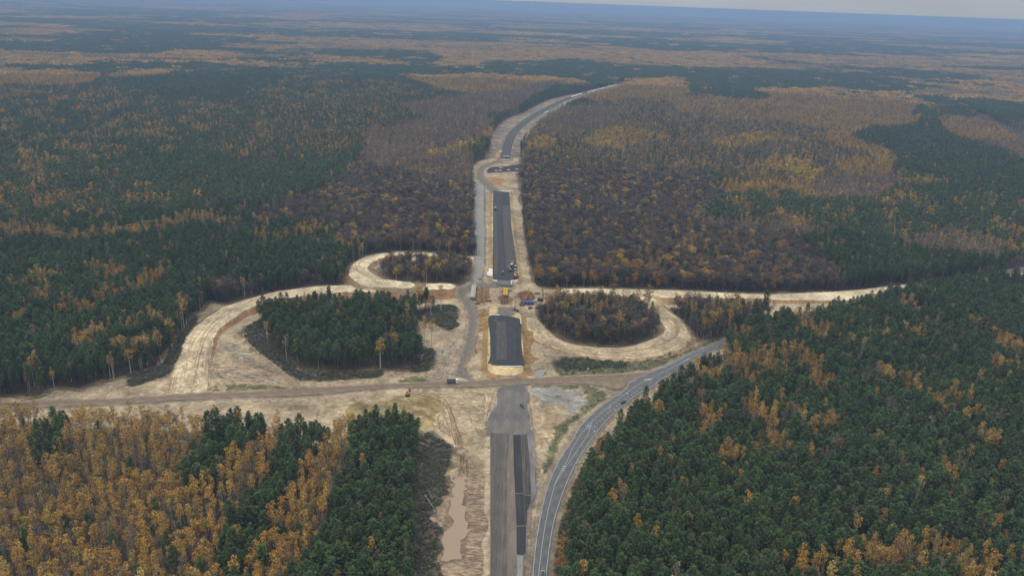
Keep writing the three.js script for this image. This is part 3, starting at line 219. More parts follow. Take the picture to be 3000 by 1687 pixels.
function dabs(c, p, n, seed, cols, l0, l1, w0, w1, ang, spread) {   // short scrapes and stains of the soil
  scatterIn(p, n, seed, (x, z, r) => { const a = ang + (r() - 0.5) * spread, l = l0 + r() * (l1 - l0), dx = Math.cos(a) * l, dz = Math.sin(a) * l, bend = (r() - 0.5) * l * 0.3;
    c.beginPath(); c.moveTo(x - dx, z - dz); c.quadraticCurveTo(x + bend, z - bend, x + dx, z + dz); c.strokeStyle = cols[(r() * cols.length) | 0]; c.lineWidth = w0 + r() * (w1 - w0); c.lineCap = 'round'; c.stroke(); });
}
function ruts(c, p, seed, half, k, cols, w) {   // wheel ruts wander, merge and break off
  const r = rngOf(seed), s = smooth(p, false, 8), n = s.length;
  for (let i = 0; i < k; i++) {
    const d = (r() - 0.5) * 2 * half, ph = r() * 90, a = Math.floor(r() * r() * n * 0.8), b = Math.min(n, a + 6 + Math.floor(r() * n)), q = s.slice(a, b); if (q.length < 3) continue;
    const L = offsetPath(q, 0), N = q.map((v, j) => { const e = d + (vnoise(j / 9 + ph, i, 7) - 0.5) * half * 1.1 + (vnoise(j / 2.5 + ph, i, 9) - 0.5) * 0.7, u = q[Math.max(0, j - 1)], t = q[Math.min(q.length - 1, j + 1)], l = Math.hypot(t[0] - u[0], t[1] - u[1]) || 1; return [v[0] - ((t[1] - u[1]) / l) * e, v[1] + ((t[0] - u[0]) / l) * e]; });
    strokePath(c, N, cols[(r() * cols.length) | 0], w * (0.5 + r() * 1.1));
  }
}
const ribLine = (n) => T[n].map((p) => [p[0], p[1]]);
function paintSite(c) {
  const sand = css(178, 150, 108), pale = css(196, 173, 132), brown = css(128, 100, 66), wet = css(112, 90, 64), mud = css(133, 112, 88);
  fillPoly(c, ragged(T.clear[0], 4, 11, 3), css(166, 145, 112), 5, css(116, 98, 70));
  const all = T.clear[0];
  // broad mottling of the sand
  dabs(c, all, 900, 21, [css(186, 158, 114, 0.45), css(140, 112, 76, 0.4), css(166, 144, 112, 0.4), css(124, 98, 66, 0.32)], 3, 14, 2, 9, 0, 6.3);
  dabs(c, all, 6500, 22, [css(204, 180, 138, 0.4), css(132, 104, 70, 0.42), css(108, 86, 60, 0.34)], 1, 6, 0.3, 1.4, 0, 6.3);
  dabs(c, all, 5200, 23, [css(196, 170, 138, 0.35), css(150, 122, 94, 0.35), css(120, 100, 80, 0.3), css(184, 160, 122, 0.4)], 3, 11, 0.15, 0.45, 0.15, 1.4);
  dabs(c, all, 4200, 24, [css(196, 172, 136, 0.4), css(134, 108, 80, 0.4), css(112, 90, 66, 0.35)], 2, 9, 0.12, 0.4, 1.5, 0.8);
  dabs(c, all, 260, 25, [css(150, 130, 108, 0.4), css(172, 140, 112, 0.35), css(132, 116, 92, 0.35)], 3, 10, 3, 10, 0, 6.3);
  // forest-side strips of torn turf and litter along every stand
  for (const s of [T.stand_left, T.stand_small, T.stand_right]) { fillPoly(c, ragged(s, 6, 31), css(92, 78, 56), 9, css(100, 86, 60, 0.8)); }
  for (const k of ['g_brush1', 'g_brush2', 'g_brush3', 'g_brush4', 'g_brush5', 'g_brush6', 'g_brush7', 'g_brush8', 'g_brush9', 'g_brush10']) { fillPoly(c, ragged(T[k], 5, 33), css(84, 74, 56), 3, css(110, 90, 66, 0.7)); dabs(c, T[k], 240, 35, [css(62, 66, 44, 0.6), css(112, 92, 68, 0.6), css(70, 58, 46, 0.7)], 1, 4, 0.5, 1.6, 0.5, 5); }
  for (const k of ['g_grass1', 'g_grass2', 'g_grass3', 'g_grass4', 'g_grass5', 'g_grass6']) { fillPoly(c, ragged(T[k], 4, 41), css(88, 86, 56), 2, css(118, 106, 74, 0.7)); dabs(c, T[k], 420, 43, [css(76, 82, 48, 0.6), css(116, 104, 68, 0.5), css(68, 72, 46, 0.6), css(138, 118, 84, 0.35)], 0.8, 3.5, 0.5, 2, 0.3, 5); }
  dabs(c, T.g_grass4, 160, 45, [css(150, 92, 40, 0.6), css(130, 112, 50, 0.6)], 0.8, 3, 0.8, 2, 1.2, 3);
  // sand embankments and loops: paler compacted crest, brown damp flanks
  for (const [n, flank, crest, w] of [['rib_left', css(138, 102, 66), css(208, 187, 148), 0], ['rib_small', css(140, 112, 78), css(210, 190, 150), 0], ['rib_right', css(142, 110, 74), css(208, 188, 148), 0], ['rib_loop', css(156, 126, 90), css(202, 180, 142), 0], ['rib_block', css(152, 118, 72), css(196, 170, 120), 0], ['rib_far', css(160, 132, 90), css(190, 164, 122), 0], ['rib_upper', css(128, 114, 94), css(160, 146, 122), 0], ['rib_near', css(140, 116, 88), css(176, 152, 118), 0]]) {
    const p = T[n];
    for (const [extra, col] of [[1, flank], [0, crest]]) for (let i = 0; i + 1 < p.length; i++) {
      const a = p[i], b = p[i + 1], k = 5;
      for (let j = 0; j < k; j++) { const t0 = j / k, t1 = (j + 1) / k, L = (u) => [a[0] + (b[0] - a[0]) * u, a[1] + (b[1] - a[1]) * u], hw = a[2] + (b[2] - a[2]) * t0 + extra * (a[3] + (b[3] - a[3]) * t0) * 1.75 + (vnoise(i * 5 + j, 3, 77) - 0.5) * 1.1; strokePath(c, [L(t0), L(t1)], col, hw * 2); }
    }
  }
  ruts(c, ribLine('rib_left'), 51, 9, 60, [css(176, 148, 106, 0.38), css(214, 192, 150, 0.35), css(158, 126, 86, 0.3), css(192, 156, 112, 0.3)], 0.55);
  ruts(c, ribLine('rib_small'), 52, 7, 20, [css(188, 162, 120, 0.35), css(216, 196, 152, 0.35)], 0.5);
  ruts(c, ribLine('rib_right'), 53, 7, 18, [css(188, 162, 120, 0.35), css(214, 192, 148, 0.35)], 0.5);
  ruts(c, ribLine('rib_loop'), 54, 9, 110, [css(152, 122, 84, 0.45), css(204, 182, 142, 0.45), css(134, 106, 74, 0.4), css(176, 150, 112, 0.45)], 0.5);
  // the big loop runs out into churned sand at the dirt road; the far corridor is grey-brown torn ground
  { const e = [[-262, -545], [-205, -545], [-196, -476], [-250, -468]]; dabs(c, e, 260, 55, [css(176, 150, 112, 0.55), css(198, 174, 134, 0.5), css(150, 122, 88, 0.45), css(168, 148, 116, 0.6)], 2, 8, 0.4, 2.2, 1.4, 1.6); }
  { const r = rngOf(56), bb = CLEAR.bb; for (let i = 0; i < 60000; i++) { const x = -130 + r() * 560, z = -1380 - r() * 1600; if (!CLEAR.has(x, z) || ribAt(x, z)[0] > 0.8) continue; c.fillStyle = r() < 0.6 ? css(112, 98, 80, 0.6) : css(150, 132, 106, 0.5); c.beginPath(); c.ellipse(x, z, 1 + r() * 4, 2 + r() * 7, r(), 0, 6.3); c.fill(); } }
  // damp sand, rust-brown formwork pits, peat
  for (const [k, col, n] of [['g_damp1', css(136, 100, 52), 60], ['g_damp2', css(136, 102, 58), 60], ['g_damp3', css(150, 116, 68), 10], ['g_damp4', css(168, 122, 70), 40], ['g_rust1', css(126, 92, 58), 50], ['g_rust2', css(112, 84, 58), 50], ['g_rust3', css(98, 66, 48), 30], ['g_peat', css(52, 44, 44), 60], ['g_orange', css(172, 124, 70), 20], ['g_olive', css(136, 116, 70), 60], ['g_pinkmud', css(166, 138, 106), 60]]) { fillPoly(c, ragged(T[k], 2.5, 61), col, 1, col); dabs(c, T[k], n, 63, [css(90, 72, 50, 0.25), css(190, 160, 110, 0.25)], 1, 5, 0.5, 1.6, 0.8, 4); }
  dabs(c, T.g_olive, 60, 64, [css(150, 136, 98, 0.5), css(118, 96, 52, 0.5)], 4, 11, 1, 5, 0.6, 2);
  for (const k of ['g_grey1', 'g_grey2']) dabs(c, T[k], 170, 65, [css(108, 98, 80, 0.55), css(88, 80, 62, 0.55), css(190, 172, 140, 0.5), css(150, 134, 108, 0.5)], 2, 7, 0.4, 1.3, 0.35, 1);
  fillPoly(c, ragged(T.g_mudband, 3, 66), css(146, 122, 94, 0.75));
  dabs(c, T.g_mudband, 420, 67, [css(120, 94, 70, 0.5), css(172, 148, 116, 0.5), css(104, 82, 62, 0.4)], 1, 5, 0.3, 1, 0.1, 1.2);
  dabs(c, T.g_rutband, 1700, 68, [css(94, 72, 54, 0.55), css(172, 148, 116, 0.6), css(110, 86, 64, 0.55), css(186, 162, 130, 0.5)], 1, 6, 0.15, 0.6, 0.03, 0.9);
  fillPoly(c, ragged(T.g_paleedge, 1.5, 69), css(178, 154, 120));
  fillPoly(c, ragged(T.g_fanmud, 4, 70), css(150, 132, 108, 0.8));
  T.tracks.forEach((p, i) => { ruts(c, p, 80 + i, 2.2, 9, i < 4 ? [css(98, 76, 52, 0.75), css(116, 90, 62, 0.7), css(200, 176, 134, 0.6)] : [css(130, 104, 74, 0.5), css(146, 120, 86, 0.5), css(204, 182, 142, 0.5)], 0.5); });
  for (let i = 0; i < 16; i++) ruts(c, T.tracks[8], 120 + i, 9, 2, [css(116, 100, 82, 0.5), css(172, 154, 126, 0.5)], 0.5);
  fillPoly(c, ragged(T.puddle_b, 4, 76, 6), css(148, 141, 128), 1.5, css(140, 128, 108, 0.8)); dabs(c, T.puddle_b, 110, 77, [css(132, 126, 114, 0.5), css(164, 156, 140, 0.5), css(96, 84, 68, 0.35)], 1, 6, 0.3, 1.4, 0.2, 1.5);   // grey silt flat between the roads
  // wet margins of the puddles, gravel strewn round the aprons
  for (const k of ['puddle_a', 'puddle_c', 'puddle_d', 'puddle_e', 'puddle_f', 'puddle_g', 'puddle_h']) { fillPoly(c, ragged(T[k], 3.5, 71, 5), css(128, 108, 84, 0.75), 2.4, css(118, 96, 72, 0.6)); dabs(c, T[k].map((q) => q), 60, 73, [css(104, 86, 64, 0.5), css(158, 138, 110, 0.5)], 1, 4, 0.5, 1.6, 0.2, 2); }
  for (const k of ['pv_apron', 'pv_gravel', 'pv_neck', 'pv_far_apron']) { const e = ragged(T[k], 2, 74, 6), r = rngOf(75); for (let i = 0; i < 420; i++) { const q = e[(r() * e.length) | 0]; c.fillStyle = css(122, 114, 106, 0.5); c.beginPath(); c.ellipse(q[0] + (r() - 0.5) * 5, q[1] + (r() - 0.5) * 5, 0.3 + r() * 1.2, 0.3 + r() * 0.9, r() * 3, 0, 6.3); c.fill(); } }
  fillPoly(c, ragged(T.east_sand, 4, 79), css(196, 174, 134));
  // sandy verges of the roads
  for (const n of ['old_road', 'cross_road', 'haul_road', 'west_road', 'detour']) for (const [s, w, col] of [[0, 5.5, css(142, 124, 100, 0.9)], [1, 5.5, css(128, 114, 92, 0.9)]]) strokePath(c, smooth(T[n].map((q) => (s ? [q[2], q[3]] : [q[0], q[1]])), false, 6), col, w);
  const scr = [css(206, 182, 140, 0.6), css(112, 88, 60, 0.6), css(150, 120, 84, 0.6)];
  for (let i = 0; i < 260; i++) { const r = rngOf(500 + i), q = T.tracks[i % T.tracks.length], s = q[(r() * q.length) | 0], a = r() * 6.3, l = 4 + r() * 16; const p = [[s[0] + (r() - 0.5) * 60, s[1] + (r() - 0.5) * 40]]; for (let k = 1; k < 4; k++) p.push([p[0][0] + Math.cos(a + k * 0.2) * l * k / 3, p[0][1] + Math.sin(a + k * 0.2) * l * k / 3]); if (p.every((v) => CLEAR.has(v[0], v[1]))) ruts(c, p, 700 + i, 1.1, 4, scr, 0.45); }
}
function siteTexture(x0, x1, z0, z1, W, Hh, seed) {
  const cv = document.createElement('canvas'); cv.width = W; cv.height = Hh; const c = cv.getContext('2d'), sx = W / (x1 - x0), sz = Hh / (z1 - z0);
  c.fillStyle = css(72, 61, 46); c.fillRect(0, 0, W, Hh);
  c.setTransform(sx, 0, 0, sz, -x0 * sx, -z0 * sz);
  paintSite(c);
  const im = c.getImageData(0, 0, W, Hh), d = im.data, N = 512, g = new Float32Array(N * N);
  for (let j = 0; j < N; j++) for (let i = 0; i < N; i++) g[j * N + i] = hash2(i, j, seed) - 0.5;
  const at = (u, v) => { const iu = Math.floor(u), iv = Math.floor(v), fu = u - iu, fv = v - iv, a = g[(iv & 511) * N + (iu & 511)], b = g[(iv & 511) * N + ((iu + 1) & 511)], e = g[((iv + 1) & 511) * N + (iu & 511)], f = g[((iv + 1) & 511) * N + ((iu + 1) & 511)]; return a + (b - a) * fu + (e - a) * fv + (a - b - e + f) * fu * fv; };
  for (let j = 0, o = 0; j < Hh; j++) { const z = z0 + j / sz; for (let i = 0; i < W; i++, o += 4) { const x = x0 + i / sx; const k = 1 + 0.2 * at(x * 1.7 + 900, z * 1.7 + 3000) + 0.28 * at(x * 0.55 + 900, z * 0.55 + 3000) + 0.3 * at(x * 0.12 + 900, z * 0.12 + 3000) + 0.2 * at(x * 0.035 + 900, z * 0.035 + 3000) + 0.1 * g[((j * 7) & 511) * N + ((i * 3 + j) & 511)]; d[o] *= k * 0.965; d[o + 1] *= k * 0.985; d[o + 2] *= k * 1.04; } }
  c.setTransform(1, 0, 0, 1, 0, 0); c.putImageData(im, 0, 0);
  const t = new THREE.CanvasTexture(cv); t.colorSpace = THREE.SRGBColorSpace; t.magFilter = THREE.LinearFilter; return t;
}
const PATCHES = [   // x0, x1, z0, z1, cell x, cell z, texture size
  [-400, 70, -830, -285, 2, 2, 2048, 2048],
  [70, 600, -880, -285, 2, 2, 2048, 2048],
  [-130, 70, -1500, -830, 2, 3.35, 1024, 2048],
  [-130, 430, -3010, -1500, 5, 7.55, 1024, 1024],
];
const CLASSNAME = { forest: 'forest_floor', clear: 'cleared_ground', rib_near: 'motorway_embankment', rib_block: 'motorway_embankment', rib_far: 'motorway_embankment', rib_upper: 'motorway_embankment', rib_left: 'sand_ramp', rib_small: 'sand_ramp', rib_right: 'sand_ramp', rib_loop: 'sand_ramp' };
PATCHES.forEach(([x0, x1, z0, z1, cx, cz, W, Hh], pi) => {
  const nx = Math.round((x1 - x0) / cx), nz = Math.round((z1 - z0) / cz), P = new Float32Array((nx + 1) * (nz + 1) * 3), UV = new Float32Array((nx + 1) * (nz + 1) * 2), cls = [];
  for (let j = 0; j <= nz; j++) for (let i = 0; i <= nx; i++) {
    const x = x0 + (i / nx) * (x1 - x0), z = z0 + (j / nz) * (z1 - z0), o = j * (nx + 1) + i, [rh, who] = ribAt(x, z), inC = CLEAR.has(x, z);
    let h = heightAt(x, z); if (inC) h += (fbm(x / 6, z / 6, 3, 4) - 0.5) * (rh > 0.1 ? 0.25 : 0.7) * (pi < 2 ? 1 : 0.6);
    P[o * 3] = x; P[o * 3 + 1] = h - (inC ? 0.12 : 0); P[o * 3 + 2] = z; UV[o * 2] = i / nx; UV[o * 2 + 1] = 1 - j / nz;
    cls[o] = who && rh > 0.15 ? who : inC ? 'clear' : 'forest';
  }
  const by = new Map();
  for (let j = 0; j < nz; j++) for (let i = 0; i < nx; i++) { const a = j * (nx + 1) + i, b = a + 1, c = a + nx + 1, d = c + 1, k = CLASSNAME[cls[a]]; if (!by.has(k)) by.set(k, []); by.get(k).push(a, c, b, b, c, d); }
  const tex = siteTexture(x0, x1, z0, z1, W, Hh, 5 + pi), mat = new THREE.MeshStandardMaterial({ map: tex, bumpMap: tex, bumpScale: 0.8, roughness: 0.95 });
  const base = new THREE.BufferGeometry(); base.setAttribute('position', new THREE.BufferAttribute(P, 3)); base.setIndex([...by.values()].flat()); base.computeVertexNormals();
  for (const [k, idx] of by) {   // each kind of ground keeps only its own vertices
    const map = new Map(), p = [], n = [], u = [], ii = [], N = base.attributes.normal.array;
    for (const v of idx) { let w = map.get(v); if (w === undefined) { w = map.size; map.set(v, w); p.push(P[v * 3], P[v * 3 + 1], P[v * 3 + 2]); n.push(N[v * 3], N[v * 3 + 1], N[v * 3 + 2]); u.push(UV[v * 2], UV[v * 2 + 1]); } ii.push(w); }
    const g = new THREE.BufferGeometry(); g.setAttribute('position', new THREE.Float32BufferAttribute(p, 3)); g.setAttribute('normal', new THREE.Float32BufferAttribute(n, 3)); g.setAttribute('uv', new THREE.Float32BufferAttribute(u, 2)); g.setIndex(ii);
    structure(k, g, mat);
  }
});
// the ground sheet that carries the forest out to the horizon
{
  const S = 1024, d = new Uint8Array(S * S * 4);
  for (let j = 0; j < S; j++) for (let i = 0; i < S; i++) { const o = (j * S + i) * 4, wrap = (f, s) => { const u = i / S * f, v = j / S * f, a = i / S, b = j / S; return (fbm(u, v, 4, s) * (1 - a) + fbm(u - f, v, 4, s) * a) * (1 - b) + (fbm(u, v - f, 4, s) * (1 - a) + fbm(u - f, v - f, 4, s) * a) * b; }; const n = wrap(9, 3), m = wrap(30, 8); const w = clampv((n - 0.47) * 9 + 0.5 + (m - 0.5) * 2, 0, 1); d[o] = 46 + 62 * w + m * 20; d[o + 1] = 56 + 22 * w + m * 16; d[o + 2] = 44 + 2 * w + m * 10; d[o + 3] = 255; }
  const t = new THREE.DataTexture(d, S, S); t.colorSpace = THREE.SRGBColorSpace; t.wrapS = t.wrapT = THREE.RepeatWrapping; t.magFilter = THREE.LinearFilter; t.needsUpdate = true; t.repeat.set(20, 20);
  const g = new THREE.PlaneGeometry(150000, 90000); g.rotateX(-Math.PI / 2); g.translate(0, -0.6, -44000);
  structure('ground', g, new THREE.MeshStandardMaterial({ map: t, roughness: 1 }));
}

// ------------------------------------------------------------------ road surfaces
function noiseTex(S, f, seed) { const d = new Uint8Array(S * S * 4); for (let o = 0, j = 0; j < S; j++) for (let i = 0; i < S; i++, o += 4) { const v = f(i / S, j / S, i, j); d[o] = v[0]; d[o + 1] = v[1]; d[o + 2] = v[2]; d[o + 3] = 255; } const t = new THREE.DataTexture(d, S, S); t.colorSpace = THREE.SRGBColorSpace; t.wrapS = t.wrapT = THREE.RepeatWrapping; t.magFilter = THREE.LinearFilter; t.needsUpdate = true; return t; }
const tileN = (u, v, f, s, o = 4) => (fbm(u * f, v * f, o, s) * (1 - u) + fbm(u * f - f, v * f, o, s) * u) * (1 - v) + (fbm(u * f, v * f - f, o, s) * (1 - u) + fbm(u * f - f, v * f - f, o, s) * u) * v;
// u runs across the road, v along it: wheel tracks, tar seams, dust
function asphalt(rgb, dust, seed, streak = 0.5) {
  return noiseTex(512, (u, v, i, j) => {
    const s = tileN(u, v, 4, seed + 2, 3), st = (fbm(u * 26, v * 2.5, 3, seed + 3) * (1 - v) + fbm(u * 26, v * 2.5 - 2.5, 3, seed + 3) * v), gr = hash2(i, j, seed) - 0.5, big = tileN(u, v, 3, seed + 5, 4);
    const k = clampv((big - 0.5) * 3.4 + (st - 0.5) * 3.2 * streak + 0.12, 0, 1), crack = Math.abs(tileN(u, v, 7, seed + 9, 3) - 0.5) < 0.008 ? 0.8 : 1;
    return [0, 1, 2].map((c) => clampv((rgb[c] * (1 - k * 0.8) + dust[c] * k * 0.8) * (1 + (s - 0.5) * 0.4 + (st - 0.5) * 0.3 * streak + gr * 0.2) * crack, 0, 255));
  }, seed);
}
const MAT = {};
const road = (name, rgb, dust, seed, streak, rough = 0.9) => { MAT[name] = new THREE.MeshStandardMaterial({ map: asphalt(rgb, dust, seed, streak), roughness: rough }); };
road('old', [98, 99, 100], [114, 112, 108], 3, 0.35);
road('near', [84, 80, 75], [104, 97, 88], 5, 0.6);
road('median', [116, 106, 95], [132, 120, 106], 7, 0.5);
road('dark', [38, 39, 41], [78, 72, 66], 9, 0.6, 0.75);
road('black', [38, 39, 42], [52, 53, 54], 11, 0.3, 0.7);
road('darkgrey', [66, 64, 62], [100, 92, 84], 13, 0.9, 0.8);
road('gravel', [112, 111, 114], [130, 122, 112], 15, 0.2);
road('apron', [106, 103, 100], [132, 118, 100], 17, 0.2);
road('dirt', [118, 101, 84], [146, 126, 104], 19, 0.8);
road('haul', [106, 99, 91], [138, 124, 106], 21, 0.9);
road('block', [34, 36, 40], [62, 63, 65], 23, 0.9, 0.65);
road('slab', [138, 136, 132], [150, 146, 140], 27, 0.2);
function strip(name, lr, mat, { lift = 0.06, n = 6, across = 4, mpu = 12, label, kind = 'structure', w } = {}) {
  let L = smooth(lr.map((q) => [q[0], q[1]]), false, n), R = smooth(lr.map((q) => [q[2], q[3]]), false, n);
  const p = [], uv = [], idx = []; let s = 0;
  for (let i = 0; i < L.length; i++) {
    if (i) s += Math.hypot((L[i][0] + R[i][0] - L[i - 1][0] - R[i - 1][0]) / 2, (L[i][1] + R[i][1] - L[i - 1][1] - R[i - 1][1]) / 2);
    let top = -1; const row = [];
    for (let k = 0; k <= across; k++) { const t = k / across, x = L[i][0] + (R[i][0] - L[i][0]) * t, z = L[i][1] + (R[i][1] - L[i][1]) * t; row.push([x, z, heightAt(x, z)]); }
    for (let k = 0; k <= across; k++) { p.push(row[k][0], row[k][2] + lift, row[k][1]); uv.push(k / across, s / mpu); }
    if (i) for (let k = 0; k < across; k++) { const a = (i - 1) * (across + 1) + k, b = a + 1, c = a + across + 1, e = c + 1; idx.push(a, b, c, b, e, c); }
  }
  const g = new THREE.BufferGeometry(); g.setAttribute('position', new THREE.Float32BufferAttribute(p, 3)); g.setAttribute('uv', new THREE.Float32BufferAttribute(uv, 2)); g.setIndex(idx); g.computeVertexNormals();
  const m = mesh(name, g, mat); tag(m, label, undefined, undefined, kind); return m;
}
function slab(name, poly, y, mat, { thick = 0.18, mpu = 14, rag = 0, dir = 0, kind = 'structure', label, parent } = {}) {   // a paved sheet with a real edge
  const pts = rag ? ragged(poly, rag, 91, 4) : poly, sh = new THREE.Shape(pts.map((q) => new THREE.Vector2(q[0], -q[1])));
  const g = new THREE.ExtrudeGeometry(sh, { depth: thick, bevelEnabled: false }); g.rotateX(-Math.PI / 2); g.translate(0, y - thick, 0);
  const P = g.attributes.position, U = new Float32Array(P.count * 2); for (let i = 0; i < P.count; i++) { U[i * 2] = P.getX(i) / mpu; U[i * 2 + 1] = P.getZ(i) / (mpu * 3); } g.setAttribute('uv', new THREE.BufferAttribute(U, 2));
  const m = mesh(name, g, mat, parent); if (!parent) tag(m, label, undefined, undefined, kind); return m;
}
strip('paved_road', T.old_road, MAT.old, { lift: 0.16, label: 'grey two lane asphalt road curving past the pine forest' });
strip('dirt_road', T.cross_road, MAT.dirt, { lift: 0.12, across: 6, label: 'brown dirt road crossing the construction corridor' });
strip('haul_road', T.haul_road, MAT.haul, { lift: 0.14, label: 'grey haul road bypassing the bridge site' });
strip('site_track', T.west_road, MAT.slab, { lift: 0.1, label: 'pale dusty track beside the unfinished carriageway' });
strip('haul_road', T.detour, MAT.haul, { lift: 0.2, label: 'grey detour bending round the dark peat trench' });
strip('motorway_carriageway', T.rib_upper.map((p, i, a) => { const q = a[Math.max(0, i - 1)], b = a[Math.min(a.length - 1, i + 1)], l = Math.hypot(b[0] - q[0], b[1] - q[1]), nx = -(b[1] - q[1]) / l, nz = (b[0] - q[0]) / l, w = 9.2; return [p[0] - nx * w, p[1] - nz * w, p[0] + nx * w, p[1] + nz * w]; }), MAT.darkgrey, { lift: 0.3, label: 'far unfinished carriageway curving away through the forest' });
slab('road_base', T.pv_base, 0.93, MAT.median, { label: 'dusty gravel base under the near carriageways' });
slab('motorway_carriageway', T.pv_left, 0.98, MAT.near, { label: 'worn grey carriageway running up to the gravel apron' });
slab('motorway_median', T.pv_median, 1.02, MAT.median, { label: 'dusty grey median strip between two carriageways' });
slab('asphalt_patch', T.pv_strip_a, 0.97, MAT.dark, { label: 'dark milled asphalt strip beside the median, dusty' });
slab('asphalt_patch', T.pv_strip_b, 0.99, MAT.darkgrey, { label: 'lighter dark asphalt strip along the gravel shoulder' });
slab('asphalt_patch', T.pv_strip_c, 1.0, MAT.dark, { label: 'dark fresh asphalt lane beside the median' });
slab('asphalt_patch', T.pv_strip_d, 0.97, MAT.black, { label: 'narrow black wedge of fresh asphalt by the gravel' });
slab('asphalt_patch', T.pv_strip_e, 0.97, MAT.black, { label: 'black fresh asphalt at the end of the paved lane' });
slab('concrete_strip', T.pv_slab, 0.98, MAT.slab, { label: 'pale grey stretch of lane not yet paved' });
slab('gravel_shoulder', T.pv_gravel, 0.94, MAT.gravel, { label: 'blue grey gravel shoulder of the new carriageway', rag: 0.6 });
slab('gravel_apron', T.pv_apron, 0.95, MAT.apron, { label: 'grey gravel apron between dirt road and carriageway', rag: 1.2 });
slab('motorway_carriageway', T.pv_block, 2.86, MAT.block, { label: 'fresh dark asphalt block on its sand embankment', rag: 0.4, mpu: 26 });
slab('gravel_apron', T.pv_neck, 2.7, MAT.apron, { label: 'grey gravel neck leading off the asphalt block', thick: 1.6, rag: 0.8 });
slab('motorway_carriageway', T.pv_far, 2.88, MAT.block, { label: 'long straight unfinished carriageway beyond the bridge site', mpu: 24 });
slab('gravel_apron', T.pv_far_apron, 2.6, MAT.apron, { label: 'grey gravel apron at the end of the far carriageway', thick: 1.6, rag: 0.8 });
// lane seams of the two blocks: joints between paving passes are strips of their own
function lanes(poly, y, fr, mats, label) {
  const ys = poly.map((p) => p[1]), z0 = Math.min(...ys), z1 = Math.max(...ys);
  const cut = (z) => { const xs = []; for (let i = 0, j = poly.length - 1; i < poly.length; j = i++) { const a = poly[i], b = poly[j]; if ((a[1] > z) !== (b[1] > z)) xs.push(((b[0] - a[0]) * (z - a[1])) / (b[1] - a[1]) + a[0]); } return [Math.min(...xs), Math.max(...xs)]; };
  fr.forEach(([f0, f1, t0, t1], k) => { const p = [], q = []; for (let i = 0; i <= 8; i++) { const z = z0 + (z1 - z0) * (t0 + (t1 - t0) * i / 8), [a, b] = cut(z); p.push([a + (b - a) * f0, z]); q.unshift([a + (b - a) * f1, z]); } slab('paving_lane', [...p, ...q].reverse(), y + 0.004 * (k + 1), MAT[mats[k]], { thick: 0.1, mpu: 8, label: label[k] }); });
}
lanes(T.pv_block, 2.866, [[0.03, 0.2, 0.14, 0.93], [0.2, 0.52, 0.14, 0.9], [0.53, 0.56, 0.1, 0.9], [0.56, 0.8, 0.14, 0.91], [0.8, 0.93, 0.14, 0.92]], ['block', 'darkgrey', 'black', 'block', 'dark'], ['blue black outer lane of the asphalt block', 'brownish grey lane of the asphalt block', 'black joint down the asphalt block', 'streaked blue grey lane of the asphalt block', 'dark edge lane of the asphalt block']);
lanes(T.pv_far, 2.886, [[0.02, 0.06, 0.01, 0.96], [0.06, 0.2, 0.22, 0.96], [0.2, 0.46, 0.22, 0.96], [0.46, 0.54, 0.22, 0.96], [0.56, 0.97, 0.02, 0.22], [0.54, 0.97, 0.22, 0.9]], ['black', 'darkgrey', 'block', 'dark', 'dark', 'darkgrey'], ['black edge of the long carriageway', 'grey outer lane of the long carriageway', 'mid lane of the long carriageway', 'dark joint down the long carriageway', 'dark fresh lane at the far end of the long carriageway', 'blue grey inner lane of the long carriageway']);
// white geotextile edges and sheets
const WHITE = M(0.72, 0.72, 0.7, 0.9), PALE = M(0.5, 0.46, 0.38, 0.95);

// ------------------------------------------------------------------ trees: prototypes built from tapered stems, limbs and many leaf-sized faces
class Shape3 {
  constructor() { this.p = []; this.c = []; }
  tri(a, b, c, k) { this.p.push(...a, ...b, ...c); for (let i = 0; i < 3; i++) this.c.push(k[0], k[1], k[2]); }
  tuft(x, y, z, s, r, k, up = 0.35, j = 0.3) {   // one leafy spray: a bent pair of faces, leaning outward
    const a = r() * 6.283, t = (r() - 0.5) * 2, n = 0.7 + r() * 0.6, cx = Math.cos(a) * s * n, cz = Math.sin(a) * s * n, cy = t * s * (1 - up), px = -Math.sin(a) * s * 0.55, pz = Math.cos(a) * s * 0.55, py = (r() - 0.5) * s * 0.9;
    const v = 1 + (r() - 0.5) * 2 * j, q = [k[0] * v, k[1] * v, k[2] * v];
    this.tri([x - cx * 0.5, y - cy * 0.5, z - cz * 0.5], [x + px, y + py, z + pz], [x + cx * 0.5, y + cy * 0.5, z + cz * 0.5], q);
    this.tri([x - cx * 0.5, y - cy * 0.5, z - cz * 0.5], [x + cx * 0.5, y + cy * 0.5, z + cz * 0.5], [x - px, y - py * 0.4, z - pz], q);
  }
  stem(a, b, r0, r1, n, k) {
    const d = new THREE.Vector3(b[0] - a[0], b[1] - a[1], b[2] - a[2]).normalize(), u = new THREE.Vector3(Math.abs(d.y) > 0.9 ? 1 : 0, Math.abs(d.y) > 0.9 ? 0 : 1, 0).cross(d).normalize(), w = d.clone().cross(u);
    const P = (o, rr, t) => [o[0] + (u.x * Math.cos(t) + w.x * Math.sin(t)) * rr, o[1] + (u.y * Math.cos(t) + w.y * Math.sin(t)) * rr, o[2] + (u.z * Math.cos(t) + w.z * Math.sin(t)) * rr];
    for (let i = 0; i < n; i++) { const t0 = (i / n) * 6.283, t1 = ((i + 1) / n) * 6.283, A = P(a, r0, t0), B = P(a, r0, t1), C = P(b, r1, t0), D = P(b, r1, t1); this.tri(A, B, D, k); if (r1 > 0.001) this.tri(A, D, C, k); }
  }
  geo() { const g = new THREE.BufferGeometry(); g.setAttribute('position', new THREE.Float32BufferAttribute(this.p, 3)); g.setAttribute('color', new THREE.Float32BufferAttribute(this.c, 3)); g.computeVertexNormals(); return g; }
}
